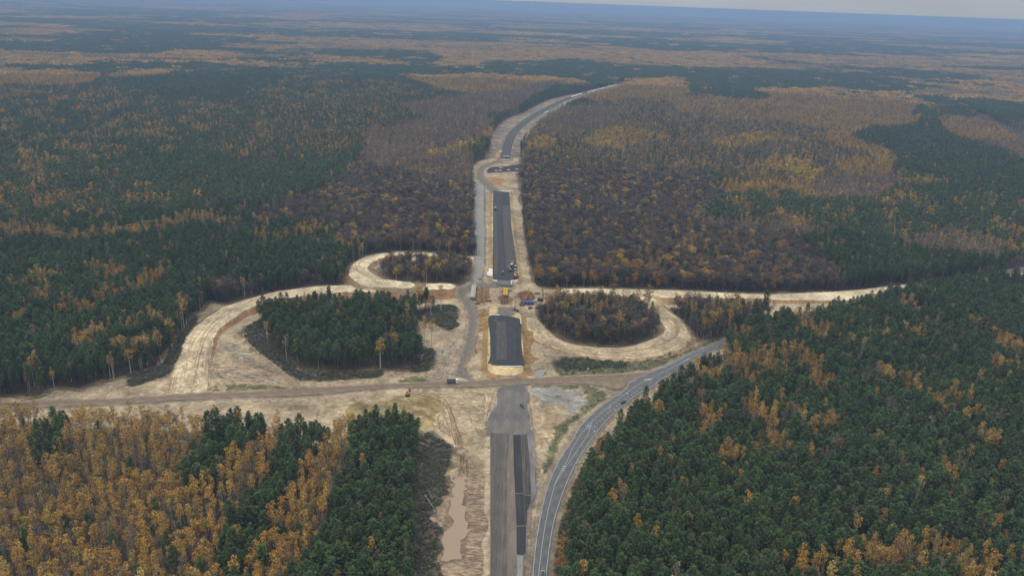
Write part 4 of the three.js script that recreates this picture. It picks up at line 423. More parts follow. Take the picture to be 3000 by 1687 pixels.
const BARK = { pine: [0.13, 0.085, 0.055], birch: [0.5, 0.47, 0.43], oak: [0.1, 0.085, 0.075], spruce: [0.08, 0.065, 0.055] };
// every maker returns { stem, crown } in metres, standing at the origin
function pine(seed, lod) {
  const r = rngOf(seed), S = new Shape3(), C = new Shape3(), H = 15.5 + r() * 4.5, base = H * (0.38 + r() * 0.14), lean = [(r() - 0.5) * 0.8, (r() - 0.5) * 0.8];
  const at = (y) => [lean[0] * (y / H) ** 2, y, lean[1] * (y / H) ** 2];
  S.stem([0, -0.3, 0], at(H * 0.55), 0.17, 0.12, lod ? 3 : 5, BARK.pine); S.stem(at(H * 0.55), at(H * 0.97), 0.12, 0.03, lod ? 3 : 4, [0.2, 0.105, 0.055]);
  const R = 1.65 + r() * 0.95, levels = lod ? 7 : 14, col = [0.047, 0.082, 0.02];
  for (let l = 0; l < levels; l++) {
    const t = (l + r() * 0.6) / levels, y = base + (H - base) * t, rad = R * Math.pow(Math.sin(Math.PI * clampv(0.16 + 0.84 * (1 - t), 0.02, 0.999) * 0.62), 0.9) * (0.75 + r() * 0.5) * (t > 0.85 ? 0.8 : 1), nb = lod ? 3 : 5, a0 = r() * 6.28;
    for (let b = 0; b < nb; b++) {
      const a = a0 + (b / nb) * 6.283 + (r() - 0.5) * 0.7, q = rad * (0.65 + r() * 0.5), o = at(y), e = [o[0] + Math.cos(a) * q, y + q * (0.1 + 0.35 * t), o[2] + Math.sin(a) * q];
      if (!lod && q > 0.8) S.stem(o, [o[0] + (e[0] - o[0]) * 0.8, o[1] + (e[1] - o[1]) * 0.8, o[2] + (e[2] - o[2]) * 0.8], 0.04, 0.0, 3, BARK.pine);
      const n = lod ? 2 : 6 + (q > 1.3 ? 3 : 0);
      for (let i = 0; i < n; i++) { const f = lod ? 0.45 + 0.55 * r() : 0.35 + 0.75 * ((i + r()) / n); C.tuft(o[0] + (e[0] - o[0]) * f + (r() - 0.5) * 0.4, o[1] + (e[1] - o[1]) * f + (r() - 0.3) * 0.5, o[2] + (e[2] - o[2]) * f + (r() - 0.5) * 0.4, lod ? 1.5 : 0.46 + r() * 0.32, r, col, 0.2, 0.4); }
    }
  }
  for (let i = 0; i < (lod ? 3 : 7); i++) { const o = at(H - 0.9 * r() * (lod ? 1.2 : 1)); C.tuft(o[0] + (r() - 0.5) * 0.4, o[1], o[2] + (r() - 0.5) * 0.4, lod ? 0.9 : 0.55, r, [0.062, 0.102, 0.024], 0, 0.3); }
  return { stem: S, crown: C };
}
function leafy(seed, lod, { H, base, R, top = 0.7, col, col2, bark, leaves, size, twig = [0.17, 0.125, 0.095], twigs = 0, jit = 0.3, low = 0.25 }) {   // birch, aspen, oak
  const r = rngOf(seed), S = new Shape3(), C = new Shape3(); H *= 0.84 + r() * 0.3; R *= 0.76 + r() * 0.48; const b0 = H * base, mid = b0 + (H - b0) * top;
  const lean = [(r() - 0.5) * 1.2, (r() - 0.5) * 1.2], at = (y) => [lean[0] * (y / H) ** 2, y, lean[1] * (y / H) ** 2], k0 = bark;
  S.stem([0, -0.3, 0], at(b0), 0.17, 0.13, lod ? 3 : 5, k0); S.stem(at(b0), at(H * 0.93), 0.13, 0.02, lod ? 3 : 4, k0);
  const lobes = []; const nl = lod ? 5 : 9;
  for (let i = 0; i < nl; i++) { const a = i * 2.4 + r(), y = b0 + (H - b0) * (0.25 + 0.68 * (i + r() * 0.8) / nl), e = Math.sqrt(Math.max(0, 1 - ((y - mid) / (y > mid ? H - mid : mid - b0)) ** 2)), q = R * e * (0.35 + 0.35 * r()); lobes.push([Math.cos(a) * q + at(y)[0], y, Math.sin(a) * q + at(y)[2], R * (0.42 + 0.2 * r())]); }
  for (const l of lobes) if (!lod) S.stem(at(Math.max(b0 * 0.9, l[1] - R * 0.9)), [l[0], l[1], l[2]], 0.05, 0.01, 3, k0);
  for (let i = 0; i < leaves; i++) {
    const l = lobes[(r() * nl) | 0], u = r() * 2 - 1, a = r() * 6.283, s = Math.sqrt(1 - u * u), d = l[3] * (0.55 + 0.55 * Math.sqrt(r()));
    const y = l[1] + u * d * 1.15; if (y < b0 + (H - b0) * low && r() < 0.75) continue;
    C.tuft(l[0] + Math.cos(a) * s * d, Math.min(y, H + 0.3), l[2] + Math.sin(a) * s * d, size * (0.7 + r() * 0.6), r, r() < 0.3 ? col2 : col, 0.2, jit);
  }
  for (let i = 0; i < twigs; i++) {   // bare twigs: slender slivers fanning up and out
    const l = lobes[(r() * nl) | 0], a = r() * 6.283, o = at(l[1] - l[3] * 0.6), q = l[3] * (0.8 + 0.5 * r()), e = [l[0] + Math.cos(a) * q, l[1] + (r() - 0.25) * l[3] * 1.3, l[2] + Math.sin(a) * q], m = [(o[0] + e[0] * 1.2) / 2.2, (o[1] + e[1]) / 2, (o[2] + e[2] * 1.2) / 2.2], w = lod ? 0.22 : 0.11, v = 0.8 + r() * 0.5, k = [twig[0] * v, twig[1] * v, twig[2] * v];
    C.tri([m[0] - w * Math.sin(a), m[1], m[2] + w * Math.cos(a)], [m[0] + w * Math.sin(a), m[1], m[2] - w * Math.cos(a)], e, k);
    C.tri([m[0], m[1] - w, m[2]], [m[0], m[1] + w, m[2]], [e[0] + (r() - 0.5) * 0.8, e[1] + 0.4, e[2] + (r() - 0.5) * 0.8], k);
  }
  return { stem: S, crown: C };
}
function spruce(seed, lod) {
  const r = rngOf(seed), S = new Shape3(), C = new Shape3(), H = 18 + r() * 3, col = [0.028, 0.05, 0.03]; S.stem([0, -0.3, 0], [0, H * 0.95, 0], 0.2, 0.03, lod ? 3 : 5, BARK.spruce);
  const L = lod ? 8 : 16; for (let l = 0; l < L; l++) { const t = l / L, y = H * (0.1 + 0.88 * t), R = 2.9 * (1 - t) ** 0.85 + 0.2, n = Math.max(3, Math.round((lod ? 4 : 9) * (1 - t * 0.6))); for (let b = 0; b < n; b++) { const a = r() * 6.28, q = R * (0.6 + r() * 0.4); for (const f of lod ? [0.8] : [0.5, 0.95]) C.tuft(Math.cos(a) * q * f, y - q * f * 0.3, Math.sin(a) * q * f, lod ? 1.5 : 0.85, r, col, 0.5, 0.3); } }
  C.tuft(0, H, 0, 0.6, r, col); return { stem: S, crown: C };
}
const ORANGE = [0.43, 0.222, 0.016], ORANGE2 = [0.43, 0.26, 0.022], GOLD = [0.4, 0.265, 0.02], GOLD2 = [0.36, 0.21, 0.02], RUST = [0.29, 0.14, 0.022], RUST2 = [0.27, 0.16, 0.028], OLIVE = [0.17, 0.13, 0.05];
const KINDS = {
  pine: (s, l) => pine(s, l),
  birch: (s, l) => leafy(s, l, { H: 18.5, base: 0.4, R: 1.6, top: 0.68, col: ORANGE, col2: ORANGE2, bark: BARK.birch, leaves: l ? 60 : 225, size: l ? 1.0 : 0.39, twigs: l ? 18 : 105, low: 0.42 }),
  golden: (s, l) => leafy(s, l, { H: 17, base: 0.35, R: 2.7, top: 0.6, col: GOLD, col2: GOLD2, bark: BARK.birch, leaves: l ? 90 : 420, size: l ? 1.1 : 0.5, twigs: 20, low: 0.1 }),
  bare: (s, l) => leafy(s, l, { H: 16, base: 0.3, R: 2.5, top: 0.66, col: [0.082, 0.062, 0.05], col2: [0.072, 0.06, 0.054], bark: BARK.oak, leaves: l ? 44 : 150, size: l ? 1.1 : 0.5, twig: [0.08, 0.068, 0.062], twigs: l ? 40 : 190, low: 0.1, jit: 0.25 }),
  rusty: (s, l) => leafy(s, l, { H: 16, base: 0.32, R: 2.5, top: 0.62, col: RUST, col2: RUST2, bark: BARK.oak, leaves: l ? 80 : 360, size: l ? 1.0 : 0.42, twig: [0.1, 0.075, 0.06], twigs: 40, low: 0.1 }),
  grey: (s, l) => leafy(s, l, { H: 17.5, base: 0.36, R: 1.9, top: 0.66, col: [0.2, 0.15, 0.08], col2: [0.22, 0.14, 0.06], bark: BARK.birch, leaves: l ? 22 : 60, size: l ? 0.9 : 0.4, twig: [0.16, 0.13, 0.095], twigs: l ? 44 : 170, low: 0.2 }),
  spruce: (s, l) => spruce(s, l),
};
const joined = (t) => { const s = new Shape3(); s.p = t.stem.p.concat(t.crown.p); s.c = t.stem.c.concat(t.crown.c); return s.geo(); };
const NVAR = 6, PROTO = {};
for (const k of Object.keys(KINDS)) { PROTO[k] = { near: [], far: [], whole: [] }; for (let v = 0; v < NVAR; v++) { const t = KINDS[k](100 + v * 31 + k.length, 0); PROTO[k].near.push({ stem: t.stem.geo(), crown: t.crown.geo() }); PROTO[k].whole.push(joined(t)); PROTO[k].far.push(joined(KINDS[k](500 + v * 37 + k.length, 1))); } }
const LEAF = new THREE.MeshStandardMaterial({ vertexColors: true, roughness: 0.9, side: THREE.DoubleSide });

// ------------------------------------------------------------------ which tree grows where
const FOREST = T.forest.map(([k, p]) => ({ k, ...area(p) }));
const MIX = {   // share of each kind of tree in the stands of the survey
  P: [['pine', 0.965], ['birch', 0.02], ['grey', 0.015]], PB: [['pine', 0.925], ['birch', 0.03], ['grey', 0.045]], B: [['birch', 0.78], ['grey', 0.18], ['pine', 0.04]], BP: [['birch', 0.52], ['pine', 0.38], ['grey', 0.1]],
  O: [['bare', 0.795], ['rusty', 0.13], ['grey', 0.04], ['golden', 0.022], ['spruce', 0.006], ['pine', 0.007]], OB: [['bare', 0.62], ['rusty', 0.3], ['golden', 0.03], ['pine', 0.05]], M: [['grey', 0.34], ['bare', 0.16], ['spruce', 0.14], ['birch', 0.2], ['pine', 0.16]],
  G: [['grey', 0.78], ['bare', 0.12], ['birch', 0.08], ['spruce', 0.02]], Y: [['golden', 0.52], ['birch', 0.2], ['grey', 0.2], ['pine', 0.08]], BG: [['birch', 0.66], ['grey', 0.29], ['pine', 0.05]], PM: [['pine', 0.66], ['birch', 0.24], ['grey', 0.1]], BO: [['bare', 0.42], ['birch', 0.3], ['grey', 0.18], ['pine', 0.1]],
};
const pick = (mix, u) => { for (const [k, w] of mix) { if (u < w) return k; u -= w; } return mix[0][0]; };
function standAt(x, z) {
  const dd = Math.hypot(x, z), am = clampv(dd * 0.1, 26, 320), fr = am * 0.8, wx = x + (fbm(x / fr, z / fr, 3, 61) - 0.5) * am, wz = z + (fbm(x / fr, z / fr, 3, 67) - 0.5) * am * 1.4;
  for (let i = FOREST.length - 1; i >= 0; i--) if (FOREST[i].has(wx, wz)) return FOREST[i].k;
  const d = -z, s = d > 1500 ? 1 : 0.6, n = fbm(x / (900 * s), z / (480 * s), 5, 71), m = fbm(x / 260, z / 150, 3, 75), far = clampv((d - 3000) / 3000, 0, 1);
  if (d < 900) return z < -690 && x > -160 && x < 330 ? (z > -735 ? 'OB' : 'O') : 'PB';
  if (z > -1300 && x > -60 && x < 60) return 'O';
  if (n < 0.49 + far * 0.03) return m > 0.6 ? 'PB' : 'P'; if (n < 0.53 + far * 0.03) return m > 0.5 ? 'BP' : 'PB'; return m > 0.52 ? 'B' : m > 0.42 ? 'BG' : 'G';
}
const EAST = area(T.east_gap), CLUMPS = T.clumps, YEL = T.yellows;
function open(xx, zz) {   // no trees on the site itself; the forest edge is ragged
  const x = xx + (vnoise(xx / 5, zz / 5, 51) - 0.5) * 5, z = zz + (vnoise(xx / 5, zz / 5, 53) - 0.5) * 5;
  if (GAP.has(x, z) || CUT.has(x, z) || EAST.has(x, z)) return true;
  if (CLEAR.has(x, z)) { for (const s of STANDS) if (s.has(x, z)) return false; return true; }
  return false;
}
const view = new THREE.Matrix4().multiplyMatrices(camera.projectionMatrix, camera.matrixWorldInverse.copy(camera.matrixWorld).invert());
const vtmp = new THREE.Vector3();
function seen(x, y, z, mx = 1.1, mb = 1.16) { vtmp.set(x, y, z).applyMatrix4(view); return z < 0 && Math.abs(vtmp.x) < mx && vtmp.y > -mb; }
const TREES = [];   // [kind, x, z, scale, widen, far?, distance]
const GOLDTREES = YEL.map((s) => [s[0], s[1] , s[2]]);
function grow(r0, r1, cell, far) {
  const n = Math.ceil((r1 * 0.78) / cell);
  for (let j = Math.floor(r0 * 0.7 / cell); j * cell < r1 + cell; j++) {
    const zc = -j * cell, half = Math.ceil((j * cell * 0.78 + 60) / cell);
    for (let i = -half; i <= half; i++) {
      const x = (i + 0.5 + (hash2(i, j, 901 + far) - 0.5) * 0.86) * cell, z = zc + (hash2(i, j, 907 + far) - 0.5) * 0.86 * cell, d = Math.hypot(x, z);
      if (d < r0 || d >= r1 || !seen(x, 9, z) || open(x, z)) continue;
      let st = standAt(x, z), kind; const u = hash2(i, j, 911 + far);
      const inL = STANDS[0].has(x, z), inS = STANDS[1].has(x, z), inR = STANDS[2].has(x, z);
      if (inL) st = x > -95 && hash2(i, j, 919) < 0.25 ? 'BO' : 'P'; else if (inS) st = 'O'; else if (inR) st = z < -625 && hash2(i, j, 953) < 0.6 ? 'BO' : 'O';
      if ((st === 'O' || st === 'OB') && hash2(i, j, 921) < 0.3) continue;
      kind = pick(MIX[st], u);
      if (st === 'PB' || st === 'P') { for (const c of CLUMPS) { const q = Math.hypot(x - c[0], (z - c[1]) * 0.62) / c[2]; if (q < 1.15 && hash2(i, j, 923) < 1.25 - q * 0.7) { kind = hash2(i, j, 927) < 0.82 ? 'birch' : 'grey'; break; } } }
      if (st === 'PB' && kind === 'pine' && (x < 60 ? z < -560 : z < -850)) { const c = fbm(x / 26, z / 34, 3, 101), th = d > 900 && x < 100 ? 0.58 : 0.62; if (c > th && hash2(i, j, 943) < 0.72) kind = hash2(i, j, 947) < 0.8 ? 'birch' : 'grey'; }
      if (kind === 'pine' && (hash2(i, j, 929) < 0.05 || fbm(x / 8, z / 8, 2, 131) > 0.74)) continue;
      if (st === 'B' && d < 700 && hash2(i, j, 931) < 0.22) continue;
      let sc = 0.68 + 0.5 * hash2(i, j, 933), wide = 0.82 + 0.45 * hash2(i, j, 937); if (hash2(i, j, 951) < 0.05) sc *= 1.2;
      if (kind === 'bare' || kind === 'rusty' || kind === 'golden') { sc *= 0.9; wide *= 1.42; }
      if (far) { wide *= cell / 4.4; }
      TREES.push([kind, x, z, sc, wide, far, d]);
    }
  }
}
grow(280, 1000, 3.6, 0);
grow(1000, 2700, 5.0, 1);
for (const [x, z, R] of GOLDTREES) { const rr = Math.min(R, 6.5), d = Math.hypot(x, z), k = hash2(x | 0, z | 0, 941); const kind = k < 0.62 ? 'golden' : k < 0.85 ? 'birch' : 'rusty'; TREES.push([kind, x, z, 1.0 + 0.1 * k, Math.max(0.9, rr / (kind === 'birch' ? 2.6 : 2.9)), 0, d]); }
for (const [x, z] of T.birches) { const u = hash2(x * 3 | 0, z * 3 | 0, 945); TREES.push(['birch', x, z, 1.08 + 0.2 * u, 1.3 + 0.5 * u, 0, Math.hypot(x, z)]); }   // lone birches at the rims of the stands, pale trunks in full view
// ------------------------------------------------------------------ the 300 largest of each kind as trees of their own, the rest as one forest each
const GROUPS = { pine: 'pines of the green forest stands', birch: 'orange birches', golden: 'golden autumn trees', bare: 'leafless brown trees', rusty: 'rust coloured trees', grey: 'bare grey birches', spruce: 'dark spruces' };
const NAMES = { pine: ['pine_tree', 'pine'], birch: ['birch_tree', 'birch'], golden: ['aspen_tree', 'aspen'], bare: ['oak_tree', 'oak'], rusty: ['maple_tree', 'maple'], grey: ['bare_birch_tree', 'birch'], spruce: ['spruce_tree', 'spruce'] };
const LOOK = { pine: 'tall dark green pine', birch: 'slender orange leaved birch', golden: 'round golden yellow tree', bare: 'leafless brown broadleaf tree', rusty: 'rust red broadleaf tree', grey: 'bare greyish twiggy birch', spruce: 'dark conical spruce' };
const BIG = area([[-12, -700], [-330, -700], [-400, -480], [-20, -470]]);
function place(x, z) {
  if (STANDS[0].has(x, z)) return 'in the stand enclosed by the big sand loop';
  if (STANDS[1].has(x, z)) return 'in the small round stand behind the sand ramp';
  if (STANDS[2].has(x, z)) return 'in the stand enclosed by the rutted loop by the asphalt block';
  if (z > -475 && x < 0) return x > -75 ? 'in the pine block beside the brush windrow' : 'in the birch wood before the dirt road';
  if (x > 10 && z > -700) return 'in the forest along the curving paved road';
  if (x < 0 && z > -700) return 'in the forest outside the big sand loop';
  return x < -15 ? 'in the forest on the dusty track side of the long carriageway' : 'in the forest beyond the straight sand ramp';
}
const tints = [[1, 1, 1], [0.72, 0.74, 0.72], [1.2, 1.18, 0.95], [0.98, 0.88, 0.8], [0.9, 1.04, 0.85], [0.84, 0.8, 0.9], [1.1, 1.0, 0.9]];
const TINTED = tints.map((t) => { const m = LEAF.clone(); m.color = new THREE.Color().setRGB(...t); return m; });
const UPV = new THREE.Vector3(0, 1, 0), mtx = new THREE.Matrix4(), qt = new THREE.Quaternion(), ps = new THREE.Vector3(), sl = new THREE.Vector3(), cl = new THREE.Color();
function tintFor(kind, x, z, k) {   // stands differ a little in hue, trees too
  const n = fbm(x / 60, z / 60, 2, 81) - 0.5, a = hash2(x * 10 | 0, z * 10 | 0, 83), b = hash2(x * 10 | 0, z * 10 | 0, 87), l = 0.72 + 0.56 * a + n * 0.4;
  if (kind === 'birch') return [l * (0.94 + 0.1 * (b - 0.4)), l * (0.95 + 0.4 * (b - 0.4)), l * (0.8 + 0.6 * b * b)];
  if (kind === 'golden') return [l * 1.02, l * (0.9 + 0.3 * b), l];
  if (kind === 'bare') return [l * (0.92 + 0.36 * b * b), l * (0.98 + 0.1 * b), l * (1.04 - 0.16 * b)];
  if (kind === 'rusty') return [l * (1.05 - 0.25 * b * b), l * (0.82 + 0.5 * b), l * (0.9 + 0.5 * b)];
  return [l * (0.92 + 0.2 * b), l, l * (0.96 + 0.14 * (1 - b))];
}
for (const kind of Object.keys(KINDS)) {
  const list = TREES.filter((t) => t[0] === kind).sort((a, b) => a[6] / a[3] - b[6] / b[3]), own = [], rest = [];
  for (const t of list) (own.length < 300 && seen(t[1], 12, t[2], 0.985, 0.96) && t[6] < 1100 ? own : rest).push(t);
  own.forEach(([k, x, z, sc, wide], i) => {
    const v = (hash2(i, 3, 991) * NVAR) | 0, g = new THREE.Group(); g.name = numbered(NAMES[kind][0]);
    g.position.set(x, heightAt(x, z), z); g.rotation.y = hash2(i, 5, 993) * 6.28; g.scale.set(sc * wide, sc, sc * wide);
    const mat = TINTED[(hash2(i, 7, 997) * TINTED.length) | 0];
    for (const part of ['trunk', 'crown']) { const m = new THREE.Mesh(part === 'trunk' ? PROTO[kind].near[v].stem : PROTO[kind].near[v].crown, mat); m.name = part; g.add(m); }
    const w = place(x, z); tag(g, `${LOOK[kind]} ${w}`, NAMES[kind][1], `${GROUPS[kind]} ${w}`); put(g);
  });
  const forest = new THREE.Group(); forest.name = NAMES[kind][0].replace('_tree', '') + '_forest'; tag(forest, undefined, undefined, undefined, 'stuff');
  for (const far of [0, 1]) for (let v = 0; v < NVAR; v++) {
    const sub = rest.filter((t, i) => t[5] === far && ((hash2(t[1] * 7 | 0, t[2] * 7 | 0, 999) * NVAR) | 0) === v); if (!sub.length) continue;
    const im = new THREE.InstancedMesh(far ? PROTO[kind].far[v] : PROTO[kind].whole[v], LEAF, sub.length); im.name = 'tree_mass';
    sub.forEach(([k, x, z, sc, wide], i) => { mtx.compose(ps.set(x, far ? 0 : heightAt(x, z), z), qt.setFromAxisAngle(UPV, hash2(x | 0, i, 1003) * 6.28), sl.set(sc * wide, sc, sc * wide)); im.setMatrixAt(i, mtx); im.setColorAt(i, cl.setRGB(...tintFor(kind, x, z, i))); });
    forest.add(im);
  }
  if (forest.children.length) put(forest);
}
// ------------------------------------------------------------------ the far woods: patches of crowns that read as one mass
{
  const tileGeo = (kind, w, n, seed, big) => {
    const r = rngOf(seed), C = new Shape3(), KC = { P: [0.045, 0.08, 0.024], B: [0.45, 0.26, 0.055], G: [0.24, 0.175, 0.085] }[kind];
    for (let i = 0; i < n; i++) { const x = (r() - 0.5) * w, z = (r() - 0.5) * w, H = 14 + r() * 5, R = (2.2 + r()) * big, v = 0.75 + r() * 0.5, k = KC.map((c) => c * v);
      for (let s = 0; s < 7; s++) { const a = (s / 7) * 6.283 + r() * 0.5, y = H - R * (0.5 + r()) - (s % 2) * 2; C.tri([x + (r() - 0.5), H * (0.94 + r() * 0.1), z + (r() - 0.5)], [x + Math.cos(a) * R, y, z + Math.sin(a) * R], [x + Math.cos(a + 1.3) * R, y - r() * 2, z + Math.sin(a + 1.3) * R], k); }
      C.tri([x - R * 0.8, H * 0.5, z], [x + R * 0.8, H * 0.5, z + 0.5], [x, 0, z], k.map((c) => c * 0.9)); }
    return C.geo();
  };
  const woods = new THREE.Group(); woods.name = 'distant_woods'; woods.userData.kind = 'stuff';
  for (const [r0, r1, w, n, big, id] of [[2700, 5600, 30, 30, 1.05, 1], [5600, 11000, 70, 60, 1.7, 2], [11000, 24000, 170, 110, 3.2, 3]]) {
    const by = { P: [], B: [], G: [] };
    for (let j = Math.floor((r0 * 0.7) / w); j * w < r1; j++) { const half = Math.ceil((j * w * 0.74 + w) / w); for (let i = -half; i <= half; i++) {
      const x = (i + (hash2(i, j, id) - 0.5) * 0.5) * w, z = -(j + (hash2(i, j, id + 9) - 0.5) * 0.5) * w, d = Math.hypot(x, z); if (d < r0 || d >= r1 || !seen(x, 9, z, 1.06) || open(x, z)) continue;
      const st = standAt(x, z), k = pick(MIX[st], hash2(i, j, id + 21)); by[k === 'pine' || k === 'spruce' ? 'P' : k === 'birch' || k === 'golden' || k === 'rusty' ? 'B' : 'G'].push([x, z, i, j]); } }
    for (const k of ['P', 'B', 'G']) for (let v = 0; v < 2; v++) {
      const sub = by[k].filter((t) => ((t[2] + t[3]) & 1) === v); if (!sub.length) continue;
      const im = new THREE.InstancedMesh(tileGeo(k, w * 1.12, n, 40 + v + id * 7, big), LEAF, sub.length); im.name = 'tree_mass';
      sub.forEach(([x, z, i, j], q) => { mtx.compose(ps.set(x, 0, z), qt.setFromAxisAngle(UPV, ((hash2(i, j, 31) * 4) | 0) * 1.5708), sl.set(1, 0.9 + 0.25 * hash2(i, j, 33), 1)); im.setMatrixAt(q, mtx); const l = 0.78 + 0.44 * hash2(i, j, 37), b = hash2(i, j, 39); im.setColorAt(q, cl.setRGB(l * (0.94 + 0.12 * b), l, l * (1.08 - 0.16 * b))); });
      woods.add(im);
    }
  }
  put(woods);
}
console.log('trees', TREES.length);

// ------------------------------------------------------------------ water, sheets and markings
const WATER = { muddy: new THREE.MeshPhysicalMaterial({ color: new THREE.Color().setRGB(0.33, 0.235, 0.15), roughness: 0.34, clearcoat: 0.25, clearcoatRoughness: 0.1 }), grey: new THREE.MeshPhysicalMaterial({ color: new THREE.Color().setRGB(0.25, 0.22, 0.175), roughness: 0.4, clearcoat: 0.12, clearcoatRoughness: 0.1 }) };
for (const [k, m, lab] of [['puddle_a', 'muddy', 'long sandy puddle beside the rutted corridor'], ['puddle_c', 'grey', 'small puddle at the rim of the pine stand'], ['puddle_d', 'grey', 'pale puddle by the dirt road near the bushes'], ['puddle_e', 'muddy', 'small puddle crossing the wheel tracks'], ['puddle_f', 'muddy', 'little puddle among the brush'], ['puddle_g', 'grey', 'grey puddle on the dusty track'], ['puddle_h', 'grey', 'far grey puddle on the dusty track']]) {
  const p = ragged(T[k], 3.4, 97, 8); let y = -1; for (const q of p) y = Math.max(y, heightAt(q[0], q[1]));
  slab('puddle', p, y + 0.14, WATER[m], { thick: 0.3, label: lab });
}
const sheetMat = M(0.7, 0.7, 0.69, 0.8);
T.sheets.forEach(([h, p]) => { const m = slab('geotextile_strip', p, h + 0.12, sheetMat, { thick: 0.14, kind: undefined }); tag(m, 'thin white geotextile edging along the new pavement', 'geotextile', 'white geotextile edgings'); });
{ const m = slab('geotextile_sheet', ragged(T.white_sheet, 0.8, 5, 4), 2.3, sheetMat, { thick: 1.2, kind: undefined }); tag(m, 'large white geotextile sheet on the slope beside the long carriageway', 'geotextile'); }
{ const m = slab('geotextile_strip', T.white_strip_a, 2.95, sheetMat, { thick: 0.2, kind: undefined }); tag(m, 'bright white edging at the corner of the asphalt block', 'geotextile'); }

const PAINT = M(0.55, 0.55, 0.53, 0.75);
const pavedRoad = scene.getObjectByName('paved_road');
function lineOn(name, p, w, n = 8) {   // a painted line as a thin sheet just above the asphalt
  const s = smooth(p, false, n), L = offsetPath(s, w / 2), R = offsetPath(s, -w / 2), P = [], I = [];
  for (let i = 0; i < s.length; i++) { P.push(R[i][0], 0.176, R[i][1], L[i][0], 0.176, L[i][1]); if (i) { const a = i * 2; I.push(a - 2, a - 1, a, a - 1, a + 1, a); } }
  const g = new THREE.BufferGeometry(); g.setAttribute('position', new THREE.Float32BufferAttribute(P, 3)); g.setIndex(I); g.computeVertexNormals(); return mesh(name, g, PAINT, pavedRoad);
}
const inset = (side, d) => T.old_road.map((q) => { const dx = q[2] - q[0], dz = q[3] - q[1], l = Math.hypot(dx, dz), k = side ? 1 - d / l : d / l; return [q[0] + dx * k, q[1] + dz * k]; });
lineOn('edge_line', inset(0, 0.35), 0.2); lineOn('edge_line', inset(1, 0.7), 0.2);
lineOn('centre_line', T.mark.cl1, 0.17); lineOn('centre_line', T.mark.cl2, 0.17);
{ const d = smooth(T.mark.dash, false, 30); let acc = 0; for (let i = 1; i < d.length; i++) { acc += Math.hypot(d[i][0] - d[i - 1][0], d[i][1] - d[i - 1][1]); if (acc > 4) { acc = 0; const e = d[Math.min(d.length - 1, i + 1)], l = Math.hypot(e[0] - d[i][0], e[1] - d[i][1]) || 1, k = 1.1 / l; lineOn('lane_dash', [d[i], [d[i][0] + (e[0] - d[i][0]) * k, d[i][1] + (e[1] - d[i][1]) * k]], 0.45, 2); } } }
for (const h of T.mark.hatch) lineOn('hatch_bar', [[h[0], h[1]], [h[2], h[3]]], 0.4, 2);
for (const a of T.mark.arrows) { const dx = a[2] - a[0], dz = a[3] - a[1], l = Math.hypot(dx, dz), ux = dx / l, uz = dz / l, at = (f, s) => [a[0] + ux * f * l - uz * s, -(a[1] + uz * f * l + ux * s)]; const sh = new THREE.Shape([at(0, 0.12), at(0.62, 0.12), at(0.62, 0.55), at(1, 0), at(0.62, -0.55), at(0.62, -0.12), at(0, -0.12)].map((q) => new THREE.Vector2(...q))); const g = new THREE.ShapeGeometry(sh); g.rotateX(-Math.PI / 2); g.translate(0, 0.178, 0); mesh('lane_arrow', g, PAINT, pavedRoad); }

